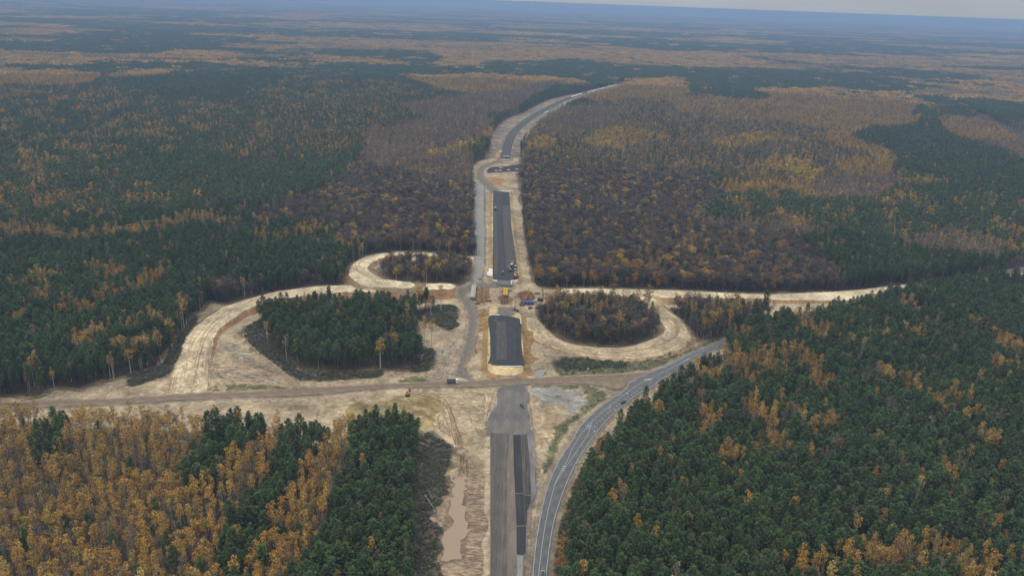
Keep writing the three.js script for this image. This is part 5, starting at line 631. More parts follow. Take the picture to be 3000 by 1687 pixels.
// ------------------------------------------------------------------ felled brush, verge shrubs, logs
{
  const clump = (seed, green) => { const r = rngOf(seed), S = new Shape3(); for (let i = 0; i < 26; i++) { const a = r() * 6.28, q = r() * 1.7, x = Math.cos(a) * q, z = Math.sin(a) * q, y = 0.1 + r() * 0.9 * (1.3 - q / 2), b = r() * 6.28, l = 0.5 + r() * 1.5, v = 0.6 + r() * 0.9; S.tri([x, y, z], [x + Math.cos(b) * l, y + (r() - 0.2) * 0.8, z + Math.sin(b) * l], [x + 0.09, y + 0.09, z + 0.09], [0.16 * v * v, 0.135 * v * v, 0.11 * v * v]); if (r() < green) S.tuft(x, y + 0.2, z, 0.7, r, [0.052, 0.068, 0.03], 0.3, 0.6); else S.tuft(x, y, z, 0.55, r, [0.095, 0.07, 0.05], 0.5, 0.6); } return S.geo(); };
  const gs = [clump(1, 0.7), clump(2, 0.25), clump(3, 0.5)];
  const lab = { g_brush1: 'dark windrow of felled brush beside the pine block', g_brush2: 'dark green bushes on the grass by the dirt road', g_brush3: 'felled brush along the front of the looped pine stand', g_brush4: 'brush heap at the back corner of the looped pine stand', g_brush5: 'brush heap between pine stand and haul road fan', g_brush6: 'brush between sand ramp and mixed stand', g_brush7: 'brush heap at the rim of the looped oak stand', g_brush8: 'torn roots and brush outside the big sand loop', g_brush9: 'brush along the small sand loop', g_brush10: 'brush edging the corridor of the long carriageway' };
  for (const k of Object.keys(lab)) {
    const pts = [[], [], []], bb = boxOf(T[k]), n = Math.min(1400, Math.abs((bb[1] - bb[0]) * (bb[3] - bb[2])) / 6.5) | 0;
    scatterIn(T[k], n, k.length * 77 + k.charCodeAt(k.length - 1), (x, z, r) => pts[k === 'g_brush2' ? 0 : (r() * 3) | 0].push([x, z, r()]));
    const grp = new THREE.Group(); grp.name = numbered('brush_pile'); tag(grp, lab[k], 'brush', undefined, 'stuff');
    pts.forEach((l, v) => { if (!l.length) return; const im = new THREE.InstancedMesh(gs[v], LEAF, l.length); im.name = 'brush_mass'; l.forEach(([x, z, u], i) => { mtx.compose(ps.set(x, heightAt(x, z) - 0.1, z), qt.setFromAxisAngle(UPV, u * 6.28), sl.setScalar(0.65 + u * 0.7)); im.setMatrixAt(i, mtx); const t = 0.7 + 0.7 * hash2(i, v, 5); im.setColorAt(i, cl.setRGB(t, t, t)); }); grp.add(im); });
    put(grp);
  }
  // low shrubs and saplings along the verge of the paved road
  const shrub = (seed, col) => { const r = rngOf(seed), S = new Shape3(); S.stem([0, 0, 0], [0, 1.2, 0], 0.04, 0.01, 3, [0.1, 0.08, 0.06]); for (let i = 0; i < 40; i++) { const a = r() * 6.28, q = Math.sqrt(r()) * 0.8; S.tuft(Math.cos(a) * q, 0.3 + r() * 1.6 * (1 - q * 0.4), Math.sin(a) * q, 0.35, r, col, 0.3, 0.4); } return S.geo(); };
  const cols = [[0.24, 0.1, 0.03], [0.1, 0.1, 0.035], [0.26, 0.17, 0.04], [0.05, 0.07, 0.03]], grp = new THREE.Group(); grp.name = 'verge_shrubs'; tag(grp, 'rusty and green shrubs along the verge of the paved road', 'shrubs', undefined, 'stuff');
  const pts = [[], [], [], []];
  scatterIn(T.g_grass4, 900, 9, (x, z, r) => { const n = fbm(x / 9, z / 9, 2, 13); pts[n > 0.52 ? (r() < 0.6 ? 0 : 2) : r() < 0.5 ? 1 : 3].push([x, z, r()]); }); scatterIn(T.g_grass1, 160, 10, (x, z, r) => pts[r() < 0.7 ? 3 : 1].push([x, z, r() * 0.5])); scatterIn(T.g_grass3, 45, 12, (x, z, r) => pts[r() < 0.6 ? 3 : 1].push([x, z, r() * 0.4])); scatterIn(T.powerline, 2500, 14, (x, z, r) => pts[r() < 0.6 ? 0 : 2].push([x, z, 1 + r()]));
  pts.forEach((l, v) => { const im = new THREE.InstancedMesh(shrub(60 + v, cols[v]), LEAF, l.length); im.name = 'shrub_mass'; l.forEach(([x, z, u], i) => { mtx.compose(ps.set(x, heightAt(x, z) - 0.05, z), qt.setFromAxisAngle(UPV, u * 20), sl.set(0.7 + u, 0.6 + u * 0.9, 0.7 + u)); im.setMatrixAt(i, mtx); const t = 0.7 + 0.6 * hash2(i, v, 6); im.setColorAt(i, cl.setRGB(t, t, t)); }); grp.add(im); });
  put(grp);
  // fallen birch logs, each a tapered trunk with broken limbs
  const barkL = [M(0.42, 0.4, 0.36), M(0.3, 0.27, 0.23)], where = (i) => (i < 4 || i === 17 ? 'in the brush before the looped pine stand' : i === 4 ? 'leaning over the brush between sand ramp and mixed stand' : i < 8 || i === 9 || i === 10 || i === 14 || i === 15 ? 'in the brush windrow beside the pine block' : i === 8 || i === 16 ? 'in the brush heap by the haul road fan' : i === 18 ? 'at the rim of the corridor by the long carriageway' : 'at the forest edge outside the big sand loop');
  T.obj.logs.forEach(([x0, z0, x1, z1], i) => {
    const l = Math.hypot(x1 - x0, z1 - z0), L = Math.min(l, 15), g = thing('fallen_log', `pale fallen birch trunk ${where(i)}`, 'log', x0, heightAt(x0, z0) + 0.75, z0, Math.atan2(-(z1 - z0), x1 - x0), `fallen trunks ${where(i)}`);
    const t = new THREE.CylinderGeometry(0.1, 0.24, L, 7); t.rotateZ(-Math.PI / 2); t.translate(L / 2, 0.2, 0); mesh('trunk', t, barkL[i & 1], g);
    for (let k = 0; k < 3; k++) { const b = new THREE.CylinderGeometry(0.02, 0.08, 1.8, 5); b.translate(0, 0.9, 0); b.rotateZ(-0.8 + 0.3 * k); b.rotateX((k - 1) * 1.1); b.translate(L * (0.45 + 0.18 * k), 0.2, 0); mesh('branch', b, barkL[i & 1], g); }
  });
}

// ------------------------------------------------------------------ vehicles and machines
const bx = (w, h, d, x = 0, y = 0, z = 0, r = 0.05) => { const g = r ? new RoundedBoxGeometry(w, h, d, 2, Math.min(r, w / 2.1, h / 2.1, d / 2.1)) : new THREE.BoxGeometry(w, h, d); g.translate(x, y, z); return g; };
const cylZ = (r, w, x, y, z, n = 18) => { const g = new THREE.CylinderGeometry(r, r, w, n); g.rotateX(Math.PI / 2); g.translate(x, y, z); return g; };
const prism = (pts, w, bevel = 0.05) => { const g = new THREE.ExtrudeGeometry(new THREE.Shape(pts.map((p) => new THREE.Vector2(...p))), { depth: w - bevel * 2, bevelEnabled: bevel > 0, bevelSize: bevel, bevelThickness: bevel, bevelSegments: 2 }); g.translate(0, 0, -(w - bevel * 2) / 2); return g; };
const C = { white: M(0.75, 0.75, 0.73, 0.35), cream: M(0.6, 0.55, 0.42, 0.5), grey: M(0.13, 0.135, 0.13, 0.6), dark: M(0.03, 0.03, 0.032, 0.5), tyre: M(0.02, 0.02, 0.02, 0.9), steel: M(0.3, 0.3, 0.3, 0.45, { metalness: 0.6 }), glass: M(0.03, 0.04, 0.05, 0.1), lamp: M(0.8, 0.8, 0.75, 0.2), black: M(0.012, 0.012, 0.014, 0.25), navy: M(0.015, 0.035, 0.1, 0.3), blue: M(0.02, 0.05, 0.22, 0.5), red: M(0.32, 0.03, 0.03, 0.5), orange: M(0.34, 0.11, 0.05, 0.6), yellow: M(0.62, 0.42, 0.02, 0.5), silver: M(0.3, 0.31, 0.32, 0.35), concrete: M(0.34, 0.33, 0.3, 0.9), rust: M(0.2, 0.085, 0.045, 0.9), brown: M(0.16, 0.1, 0.065, 0.9), tan: M(0.34, 0.25, 0.1, 0.6), charcoal: M(0.04, 0.043, 0.046, 0.35) };
function wheelOn(g, x, z, r = 0.33, w = 0.24) { const t = mesh('wheel', cylZ(r * 0.55, w + 0.02, 0, 0, 0, 12), C.steel, g); t.position.set(x, r, z); const ty = new THREE.TorusGeometry(r * 0.74, r * 0.27, 8, 18); mesh('tyre', ty, C.tyre, t); return t; }
function car(label, cat, x, z, turn, paint, y, van = false) {   // nose towards +x
  const g = thing(van ? 'van' : 'car', label, cat, x, y, z, turn), h = van ? 2 : 1.45, Lc = van ? 5.2 : 4.5;
  const lower = van ? [[-2.55, 0.35], [-2.6, 1.0], [-2.55, 1.15], [2.0, 1.15], [2.55, 0.95], [2.6, 0.35]] : [[-2.2, 0.35], [-2.25, 0.8], [-2.1, 0.95], [1.2, 0.95], [2.1, 0.78], [2.25, 0.35]];
  const upper = van ? [[-2.5, 1.12], [-2.45, 2.0], [0.9, 2.05], [1.9, 1.12]] : [[-2.0, 0.9], [-1.5, 1.4], [0.3, 1.45], [1.25, 0.9]];
  mesh('body', prism(lower, 1.78), paint, g); mesh('cabin', prism(upper, 1.56, 0.08), C.glass, g);
  mesh('roof', bx(van ? 3.2 : 1.7, 0.06, 1.4, van ? -0.8 : -0.6, h + 0.03, 0, 0.02), paint, g);
  for (const sx of [-1, 1]) for (const sz of [-1, 1]) wheelOn(g, sx * Lc * 0.3, sz * 0.8, van ? 0.36 : 0.33, 0.22);
  for (const s of [-1, 1]) { mesh('headlight', bx(0.1, 0.16, 0.36, Lc * 0.495, 0.66, s * 0.6, 0.03), C.lamp, g); mesh('tail_light', bx(0.08, 0.2, 0.3, -Lc * 0.497, 0.75, s * 0.64, 0.03), C.red, g); mesh('mirror', bx(0.12, 0.14, 0.18, 0.95, 1.0, s * 0.98, 0.03), paint, g); }
  return g;
}
const O = T.obj, head = (s) => Math.atan2(-(s[3] - s[1]), s[2] - s[0]), midp = (s) => [(s[0] + s[2]) / 2, (s[1] + s[3]) / 2];
const carAt = (s, label, paint, y, van) => { const [x, z] = midp(s); return car(label, van ? 'van' : 'car', x, z, head(s), paint, y ?? heightAt(x, z) + 0.02, van); };
carAt(O.car_black, 'black car driving on the paved road by the dashed line', C.black, 0.17);
carAt(O.car_dark, 'small charcoal car alone on the gravel apron', C.charcoal, 0.97);
carAt(O.car_white, 'white van on the paved road near the guard rail', C.white, 0.17, true);
carAt(O.car_blue, 'dark blue car parked in front of the blue cabins', C.navy);
carAt(O.car_track, 'grey car on the dusty track by the haul road bend', C.silver, 0.12);
carAt([O.van[0] - 1, O.van[1], O.van[0] + 1, O.van[1]], 'white van standing at the end of the blue cabins', C.white, undefined, true);
{ // dump truck
  const [x, z] = midp(O.truck), g = thing('dump_truck', 'dump truck with white cab and grey body on the dirt road', 'truck', x, 0.14, z, head(O.truck));
  mesh('chassis', bx(8.4, 0.3, 1.0, 0, 0.95, 0), C.dark, g);
  const cab = mesh('cab', prism([[2.35, 0.7], [2.35, 3.15], [4.0, 3.2], [4.25, 2.1], [4.3, 0.7]], 2.45, 0.08), C.white, g);
  mesh('windscreen', bx(0.06, 0.95, 2.1, 0, 0, 0, 0.02), C.glass, cab).position.set(4.2, 2.35, 0); cab.children[0].rotation.z = 0.18;
  for (const s of [-1, 1]) { const w = mesh('side_window', bx(0.85, 0.7, 0.05, 3.35, 2.3, s * 1.23, 0.02), C.glass, cab); mesh('headlight', bx(0.06, 0.22, 0.4, 4.31, 1.05, s * 0.85, 0.02), C.lamp, cab); mesh('mirror', bx(0.1, 0.5, 0.22, 4.05, 2.35, s * 1.42, 0.03), C.dark, cab); }
  mesh('bumper', bx(0.2, 0.45, 2.4, 4.3, 0.7, 0), C.dark, g);
  const bed = mesh('bed', mergeGeometries([bx(6.0, 0.12, 2.4, -1.1, 1.35, 0, 0), bx(6.0, 1.5, 0.1, -1.1, 2.15, 1.2, 0), bx(6.0, 1.5, 0.1, -1.1, 2.15, -1.2, 0), bx(0.12, 1.9, 2.5, 1.95, 2.3, 0, 0)]), C.grey, g);
  mesh('tailgate', bx(0.12, 1.4, 2.5, -4.15, 2.1, 0, 0), C.grey, bed); for (let i = 0; i < 6; i++) for (const s of [-1, 1]) mesh('rib', bx(0.12, 1.45, 0.1, -3.7 + i * 1.05, 2.12, s * 1.3, 0), C.charcoal, bed);
  mesh('load', bx(5.7, 0.5, 2.2, -1.1, 1.6, 0, 0.2), C.brown, bed);
  for (const wx of [3.3, 1.7, -1.9, -3.2]) for (const s of [-1, 1]) wheelOn(g, wx, s * 1.05, 0.52, 0.36);
}
const trackGeo = (l, h, w) => { const s = new THREE.Shape(); s.absarc(-l / 2 + h / 2, h / 2, h / 2, Math.PI / 2, -Math.PI / 2, false); s.absarc(l / 2 - h / 2, h / 2, h / 2, -Math.PI / 2, Math.PI / 2, false); const g = new THREE.ExtrudeGeometry(s, { depth: w, bevelEnabled: false, curveSegments: 8 }); g.translate(0, 0, -w / 2); return g; };
function arm(a, b, w0, w1, d) { const dx = b[0] - a[0], dy = b[1] - a[1], l = Math.hypot(dx, dy), nx = -dy / l, ny = dx / l; return prism([[a[0] + nx * w0, a[1] + ny * w0], [a[0] - nx * w0, a[1] - ny * w0], [b[0] - nx * w1, b[1] - ny * w1], [b[0] + nx * w1, b[1] + ny * w1]], d, 0.03); }
function excavator(label, x, z, turn, paint) {
  const g = thing('excavator', label, 'excavator', x, heightAt(x, z) + 0.02, z, turn);
  for (const s of [-1, 1]) { const t = trackGeo(4.2, 0.95, 0.6); t.translate(0, 0, s * 1.1); mesh('track', t, C.dark, g); }
  mesh('undercarriage', bx(2, 0.5, 1.8, 0, 0.85, 0), C.dark, g);
  mesh('house', bx(3.3, 1.25, 2.6, -0.7, 1.85, 0, 0.15), paint, g); mesh('counterweight', bx(0.7, 1.2, 2.6, -2.4, 1.8, 0, 0.2), C.dark, g);
  const cab = mesh('cab', prism([[0.1, 1.3], [0.1, 2.9], [1.35, 2.95], [1.7, 2.0], [1.65, 1.3]], 1.0, 0.05), C.glass, g); cab.position.z = -0.8; mesh('cab_roof', bx(1.35, 0.08, 1.05, 0.75, 2.98, 0, 0.02), paint, cab);
  const boom = mesh('boom', mergeGeometries([arm([0.9, 1.8], [3.2, 4.6], 0.32, 0.28, 0.5), arm([3.15, 4.6], [5.2, 4.3], 0.28, 0.2, 0.5)]), paint, g); boom.position.z = 0.3;
  const st = mesh('stick', arm([5.15, 4.35], [6.1, 1.6], 0.24, 0.14, 0.4), paint, g); st.position.z = 0.3;
  const bk = mesh('bucket', prism([[6.2, 1.7], [6.6, 0.9], [6.2, 0.3], [5.4, 0.35], [5.7, 0.8], [5.85, 1.5]], 1.1, 0.04), C.dark, g); bk.position.z = 0.3;
}
excavator('orange excavator standing beside the gravel neck of the asphalt block', O.excavator_a[0], O.excavator_a[1], 1.9, C.orange);
excavator('rust red excavator digging at the olive spoil heap', O.excavator_b[0], O.excavator_b[1], 1.5, C.orange);
function roller(label, x, z, turn, paint, canopy, y) {
  const g = thing('road_roller', label, 'roller', x, y, z, turn);
  for (const s of [-1, 1]) mesh('drum', cylZ(0.65, 1.9, s * 1.5, 0.65, 0, 24), C.steel, g);
  mesh('front_frame', bx(1.9, 0.75, 1.5, 1.3, 1.3, 0, 0.15), paint, g); mesh('rear_frame', bx(1.9, 0.75, 1.5, -1.3, 1.3, 0, 0.15), paint, g); mesh('pivot', bx(0.8, 0.6, 0.7, 0, 0.95, 0), C.dark, g);
  mesh('seat', bx(0.5, 0.8, 0.6, -0.2, 1.8, 0, 0.1), C.dark, g);
  for (const sx of [-1, 1]) for (const s of [-1, 1]) mesh('canopy_post', bx(0.07, 1.3, 0.07, sx * 0.65, 2.2, s * 0.7, 0), C.dark, g);
  mesh('canopy', bx(1.9, 0.12, 1.8, 0, 2.9, 0, 0.05), canopy, g);
}
function paver(label, x, z, turn, paint, canopy, y) {
  const g = thing('asphalt_paver', label, 'paver', x, y, z, turn);
  for (const s of [-1, 1]) { const t = trackGeo(3.4, 0.8, 0.35); t.translate(0, 0, s * 1.0); mesh('track', t, C.dark, g); }
  mesh('engine_body', bx(3, 1.3, 2.3, 0, 1.35, 0, 0.1), paint, g); mesh('hopper', prism([[1.5, 0.6], [3.1, 0.6], [3.4, 1.5], [1.5, 1.7]], 3.0, 0.04), C.dark, g); mesh('screed', bx(0.9, 0.6, 3.4, -2.3, 0.4, 0, 0.05), C.dark, g);
  for (const s of [-1, 1]) { mesh('screed_arm', arm([-2.2, 0.6], [0.6, 0.9], 0.12, 0.12, 0.15), paint, g).position.z = s * 1.3; mesh('canopy_post', bx(0.08, 1.6, 0.08, -0.9, 2.7, s * 0.95, 0), C.dark, g); }
  mesh('control_stand', bx(0.4, 0.8, 1.6, -0.7, 2.3, 0, 0.05), C.dark, g); mesh('canopy', bx(2.4, 0.14, 2.7, -0.6, 3.55, 0, 0.05), canopy, g);
}
const mc = O.machines, my = 2.91;
paver('dark red paver at the corner of the parked machines', mc[0][0], mc[0][1], 0.2, C.red, C.cream, my);
roller('yellow roller with pale canopy beside the red paver', mc[1][0], mc[1][1], 0.1, C.yellow, C.cream, my);
roller('black and yellow roller with white canopy behind the yellow roller', mc[2][0], mc[2][1] - 1.5, 0.1, C.dark, C.white, my);
roller('dark roller at the lane side of the parked machines', mc[3][0], mc[3][1], 1.4, C.charcoal, C.silver, my);
roller('grey roller with silver canopy next to the dark roller', mc[4][0], mc[4][1], 0.3, C.charcoal, C.cream, my);
paver('red and black paver behind the dark rollers', mc[5][0], mc[5][1], 1.3, C.red, C.white, my);
roller('black roller with white canopy at the pavement edge', mc[6][0], mc[6][1], 0.2, C.black, C.white, my);
roller('pale grey roller farthest from the red paver', mc[7][0], mc[7][1], 1.4, C.silver, C.silver, my);
roller('charcoal roller alone in the middle of the long carriageway', mc[8][0], mc[8][1], 1.57, C.charcoal, C.silver, my);
paver('dark paver with yellow canopy paving the long carriageway', O.paver_far[0], O.paver_far[1], -1.57, C.charcoal, M(0.7, 0.6, 0.2, 0.6), my);
roller('charcoal roller at the edge of the far curving carriageway', O.roller_far[0], O.roller_far[1], 1.3, C.charcoal, C.silver, 2.35);
{ const b = thing('container', 'white storage container beside the far curving carriageway', 'container', O.box_far[0], 1.9, O.box_far[1], 0.2); mesh('body', bx(6, 2.6, 2.6, 0, 1.3, 0, 0.04), C.white, b); mesh('door', bx(0.06, 2.3, 2.2, 3.03, 1.3, 0, 0.02), C.silver, b); mesh('roof', bx(6.1, 0.08, 2.7, 0, 2.64, 0, 0.02), C.white, b);
  const [x, z] = midp(O.trailer_far), g = thing('trailer', 'long white and grey trailer across the start of the far carriageway', 'trailer', x, 2.3, z, head(O.trailer_far)); mesh('body', bx(10.5, 2.4, 2.5, 0, 1.9, 0, 0.08), C.silver, g); mesh('roof', bx(10.6, 0.12, 2.6, 0, 3.15, 0, 0.03), C.white, g); for (const wx of [-3.6, -2.4, 3.8]) for (const s of [-1, 1]) wheelOn(g, wx, s * 1.0, 0.5, 0.3); for (let i = 0; i < 5; i++) mesh('panel', bx(1.7, 1.6, 0.06, -4 + i * 2, 1.9, 1.27, 0.02), C.grey, g); }
O.cabins.forEach(([x, z], i) => {
  const g = thing('site_cabin', ['blue site cabin in the row, at the loader end', 'middle blue site cabin of the row', 'blue site cabin in the row, beside the white van'][i], 'cabin', x, heightAt(x, z), z, 0, 'blue site cabins');
  mesh('body', bx(3.3, 2.5, 5.5, 0, 1.45, -2.0, 0.04), C.blue, g); mesh('roof', bx(3.36, 0.1, 5.6, 0, 2.74, -2.0, 0.02), M(0.06, 0.08, 0.2, 0.6), g);
  const w = mesh('window', bx(0.95, 0.85, 0.06, -0.7, 1.7, 0.77, 0.01), C.white, g); mesh('pane', bx(0.75, 0.65, 0.04, -0.7, 1.7, 0.8, 0.01), C.glass, w); mesh('door', bx(0.85, 1.9, 0.06, 0.8, 1.25, 0.77, 0.01), C.navy, g);
  for (const sx of [-1, 1]) for (const sz of [0.4, -4.4]) mesh('foot', bx(0.3, 0.3, 0.3, sx * 1.4, 0.1, sz, 0), C.concrete, g);
});
{ const [x, z] = O.loader, g = thing('wheel_loader', 'small cream and yellow loader beside the blue cabins', 'loader', x, heightAt(x, z), z, 1.2); mesh('engine_hood', bx(1.8, 1.1, 1.6, -1.1, 1.35, 0, 0.15), C.yellow, g); mesh('cab', bx(1.2, 1.5, 1.4, 0.2, 2.2, 0, 0.12), C.glass, g); mesh('cab_roof', bx(1.4, 0.1, 1.6, 0.2, 3.0, 0, 0.04), C.cream, g); for (const sx of [-1.2, 1.2]) for (const s of [-1, 1]) wheelOn(g, sx, s * 0.95, 0.62, 0.45); mesh('lift_arm', arm([0.6, 1.5], [2.4, 0.7], 0.15, 0.12, 1.0), C.yellow, g); mesh('bucket', prism([[2.3, 0.2], [3.2, 0.25], [3.0, 0.5], [2.5, 1.1], [2.3, 1.0]], 2.2, 0.03), C.dark, g); }
function rig(label, x, z, turn, lean, mastM, lowM, bodyM, H) {
  const g = thing('piling_rig', label, 'piling rig', x, heightAt(x, z), z, turn);
  for (const s of [-1, 1]) { const t = trackGeo(4.8, 1.0, 0.7); t.translate(-1.5, 0, s * 1.4); mesh('track', t, C.dark, g); }
  mesh('house', bx(4.2, 1.6, 2.8, -1.8, 2.0, 0, 0.15), bodyM, g); mesh('cab', bx(1.3, 1.7, 1.1, 0.4, 2.1, 1.0, 0.1), C.glass, g);
  const mast = new THREE.Group(); mast.name = 'mast'; mast.position.set(1.4, 0.4, 0); mast.rotation.z = lean; g.add(mast);
  const w = 0.42, n = Math.round(H / 0.95); for (const a of [-1, 1]) for (const b of [-1, 1]) { mesh('chord', bx(0.2, H * 0.45, 0.2, a * w, H * 0.225, b * w, 0), lowM, mast); mesh('chord', bx(0.2, H * 0.55, 0.2, a * w, H * 0.725, b * w, 0), mastM, mast); }
  for (let i = 0; i < n; i++) for (const b of [-1, 1]) { const q = bx(1.1, 0.12, 0.1, 0, 0, 0, 0); q.rotateZ((i & 1 ? 1 : -1) * 0.75); q.translate(0, 0.5 + i * 0.95, b * w); mesh('brace', q, i / n < 0.45 ? lowM : mastM, mast); const q2 = bx(0.1, 0.12, 1.0, b * w, 0.9 + i * 0.95, 0, 0); mesh('brace', q2, i / n < 0.45 ? lowM : mastM, mast); }
  mesh('hammer', bx(0.7, 2.4, 0.7, 0.75, H * 0.62, 0, 0.08), mastM, mast); mesh('mast_head', bx(1.4, 0.4, 1.0, 0.2, H + 0.2, 0, 0.05), mastM, mast);
  for (const s of [-1, 1]) mesh('back_stay', arm([-2.6, 2.6], [1.3, H * 0.62], 0.1, 0.08, 0.15), mastM, g).position.z = s * 0.9;
}
rig('piling rig with red and yellow lattice mast behind the blue cabins', O.rig_a[0], O.rig_a[1], 0.2, 0.02, C.yellow, C.rust, C.red, 12.5);
rig('tan piling rig with leaning mast and dark base near the loop stand', O.rig_b[0], O.rig_b[1], -0.3, 0.09, C.tan, C.tan, C.charcoal, 11.5);
{ // pier works of the overpass
  const q = O.cap, cx = (q[0][0] + q[1][0] + q[2][0] + q[3][0]) / 4, z0 = (q[0][1] + q[1][1]) / 2, z1 = (q[2][1] + q[3][1]) / 2, L = Math.min(z0 - z1, 46), tilt = Math.atan2((q[2][0] + q[3][0]) / 2 - (q[0][0] + q[1][0]) / 2, L);
  const g = thing('concrete_abutment', 'long grey concrete abutment inside the haul road bend', 'abutment', cx, 0, (z0 + z1) / 2, -tilt);
  mesh('footing', bx(5.2, 0.8, L + 1, 0, 0.3, 0, 0.05), C.brown, g); mesh('wall', bx(4.0, 2.3, L, 0, 1.8, 0, 0.05), C.concrete, g); mesh('cap_slab', bx(4.4, 0.35, L + 0.4, 0, 3.1, 0, 0.04), M(0.36, 0.37, 0.33, 0.9), g); mesh('bearing_seat', bx(1.0, 0.4, L * 0.9, 0.9, 3.45, 0, 0.03), C.concrete, g); mesh('end_face', bx(4.2, 1.6, 0.2, 0, 1.2, L / 2 + 0.1, 0), C.brown, g);
  const f = O.form, fx = (f[0][0] + f[1][0] + f[2][0] + f[3][0]) / 4, fz0 = (f[0][1] + f[1][1]) / 2, fz1 = (f[2][1] + f[3][1]) / 2, FL = fz0 - fz1, n = 6;
  const y = thing('pier_formwork', 'bright yellow pier formwork on brown scaffold between the two rigs', 'formwork', fx, 0, (fz0 + fz1) / 2);
  mesh('deck', bx(4.6, 0.3, FL, 0, 2.7, 0, 0), C.brown, y);
  for (let i = 0; i < n; i++) for (const s of [-1, 1]) { const z = -FL / 2 + (i + 0.5) * FL / n, p = mesh('panel', bx(1.9, 0.5, FL / n - 0.7, s * 1.1, 3.1, z, 0.03), C.yellow, y); mesh('waler', bx(2.1, 0.35, 0.3, s * 1.1, 3.5, z, 0.02), M(0.7, 0.5, 0.06, 0.5), p); }
  for (let i = 0; i < 7; i++) for (const s of [-1, 0, 1]) mesh('scaffold_post', bx(0.16, 2.6, 0.16, s * 1.9, 1.3, -FL / 2 + i * FL / 6, 0), C.rust, y);
  const rb = thing('rebar_cage', 'brown rebar columns rising from the pit before the yellow formwork', 'rebar', fx - 0.6, 0, fz0 + 9);
  mesh('mat', bx(6.5, 0.3, 14, 0, 0.15, 0, 0.02), C.brown, rb); for (let i = 0; i < 6; i++) for (let k = 0; k < 3; k++) mesh('column_cage', bx(0.7, 2.2 + (k & 1) * 0.5, 0.7, -2.4 + k * 2.4, 1.2, -5.6 + i * 2.2, 0.02), C.rust, rb);
  const b = O.beam, bl = Math.hypot(b[2] - b[0], b[3] - b[1]), bb = thing('steel_beam', 'long rust brown steel wall standing in the pit beside the abutment', 'steel wall', (b[0] + b[2]) / 2, 0, (b[1] + b[3]) / 2, Math.atan2(b[2] - b[0], b[3] - b[1]));
  mesh('web', bx(0.3, 1.6, bl, 0, 0.8, 0, 0), C.rust, bb); mesh('flange', bx(0.9, 0.15, bl, 0, 1.65, 0, 0.02), M(0.3, 0.14, 0.07, 0.8), bb); for (let i = 0; i < 8; i++) mesh('strut', bx(2.4, 0.15, 0.3, 0.9, 0.7, -bl / 2 + (i + 0.5) * bl / 8, 0), C.rust, bb);
}
O.blocks.forEach(([x, z], i) => { const g = new THREE.BoxGeometry(2.2, 0.9, 1.1, 2, 2, 2), P = g.attributes.position; for (let k = 0; k < P.count; k++) P.setXYZ(k, P.getX(k) * (0.94 + 0.1 * hash2(k % 9, i, 3)), P.getY(k) * (0.9 + 0.2 * hash2(k % 7, i, 4)), P.getZ(k) * (0.9 + 0.2 * hash2(k % 5, i, 5))); g.computeVertexNormals(); g.translate(0, 0.45, 0); const m = mesh('concrete_block', g, C.concrete); m.position.set(x, heightAt(x, z), z); m.rotation.y = hash2(i, 1, 6) * 3; tag(m, 'pale concrete block lying on the sand of the bridge site', 'block', 'concrete blocks on the bridge site'); });
// stacked timber and bundled steel laid out on the bridge site
[[-31, -668, 0.2, 'brown'], [-26, -690, 1.4, 'tan'], [-21, -676, 0.1, 'rust'], [3, -690, 1.3, 'tan'], [10, -668, 0.4, 'brown'], [18, -676, 1.5, 'rust'], [-2, -706, 0.6, 'tan'], [24, -700, 0.1, 'brown']].forEach(([x, z, t, m], i) => { const g = thing('material_stack', ['dark plank stack beside the abutment pit', 'tan plank stack between abutment and steel wall', 'bundle of rusty bars before the steel wall', 'tan plank stack beside the yellow formwork', 'dark plank stack near the blue cabins', 'bundle of rusty bars near the red masted rig', 'tan plank stack behind the yellow formwork', 'dark plank stack behind the red masted rig'][i], 'stack', x, heightAt(x, z), z, t); for (let k = 0; k < 4; k++) mesh(m === 'rust' ? 'bar' : 'plank', bx(5 - k * 0.2, 0.3, 1.5 - k * 0.15, (k % 2) * 0.3, 0.2 + k * 0.34, (k % 2) * 0.12, 0.02), C[m], g); });
O.stones.forEach(([x, z], i) => { const g = new THREE.IcosahedronGeometry(2.2, 2), P = g.attributes.position; for (let k = 0; k < P.count; k++) { const n = 0.75 + 0.5 * vnoise(P.getX(k) * 1.3 + i * 9, P.getZ(k) * 1.3 + P.getY(k), 8); P.setXYZ(k, P.getX(k) * n * 1.3, P.getY(k) * n * 0.55, P.getZ(k) * n); } g.computeVertexNormals(); const m = mesh('sand_pile', g, M(0.42, 0.36, 0.28, 0.95)); m.position.set(x, 0.5, z); tag(m, 'small pale heap lying in the dark peat trench', 'heap', 'pale heaps in the peat trench'); });
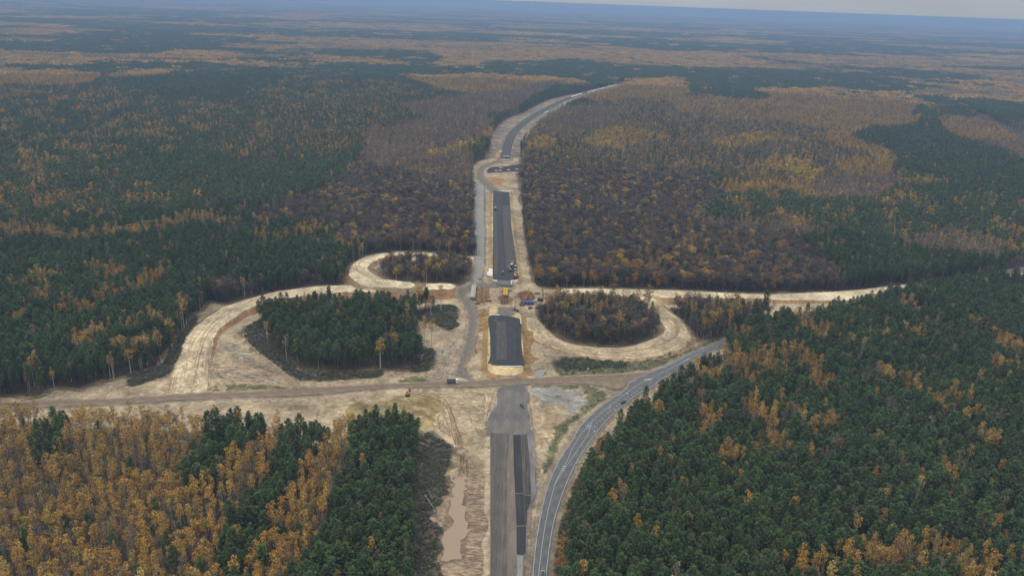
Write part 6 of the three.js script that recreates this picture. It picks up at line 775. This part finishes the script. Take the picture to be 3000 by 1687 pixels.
// roadside signs: board on a post
const signLab = ['small white sign on the grass before the dark bushes', 'white roadside sign by the pines, above the other white sign', 'small white marker sign by the shrubs of the verge', 'white sign at the pine edge near the black car', 'white marker beside the dirt road by the grass', 'white marker at the grass tip where the roads meet'];
O.signs.forEach(([x, z], i) => { const g = thing('road_sign', signLab[i], 'sign', x, heightAt(x, z) - 0.05, z, 0.3 * (i - 2)); const p = new THREE.CylinderGeometry(0.05, 0.05, 2.4, 8); p.translate(0, 1.2, 0); mesh('post', p, C.steel, g); mesh('board', bx(1.1, 1.1, 0.06, 0, 2.4, 0.06, 0.03), C.white, g); mesh('back_frame', bx(0.9, 0.08, 0.05, 0, 2.4, 0, 0), C.steel, g); });
{ const [x, z] = O.culvert, g = thing('culvert_headwall', 'pale concrete culvert end on the shoulder of the paved road', 'culvert', x, 0, z, 0.3); mesh('headwall', bx(5, 0.7, 0.5, 0, 0.35, 0, 0.04), C.concrete, g); for (const s of [-1, 1]) { const w = bx(1.6, 0.6, 0.4, 0, 0.3, 0, 0.04); w.rotateY(s * 0.6); w.translate(s * 2.9, 0, 0.4); mesh('wing_wall', w, C.concrete, g); } }
{ // guard rail
  const p = smooth(O.rail, false, 6), g = thing('guard_rail', 'pale metal guard rail along the shoulder of the paved road', 'guard rail', 0, 0, 0), crv = new THREE.CatmullRomCurve3(p.map((q) => new THREE.Vector3(q[0], 0.72, q[1])));
  const prof = new THREE.Shape([[-0.16, -0.04], [-0.06, 0.06], [0, 0], [0.06, 0.06], [0.16, -0.04], [0.16, -0.08], [-0.16, -0.08]].map((q) => new THREE.Vector2(...q))); const rg = new THREE.ExtrudeGeometry(prof, { steps: 60, extrudePath: crv, bevelEnabled: false }); mesh('rail', rg, M(0.42, 0.4, 0.36, 0.6), g);
  let acc = 0; for (let i = 1; i < p.length; i++) { acc += Math.hypot(p[i][0] - p[i - 1][0], p[i][1] - p[i - 1][1]); if (acc > 2) { acc = 0; mesh('post', bx(0.12, 0.9, 0.12, p[i][0] + 0.15, 0.4, p[i][1], 0), C.steel, g); } }
}

renderer.render(scene, camera);
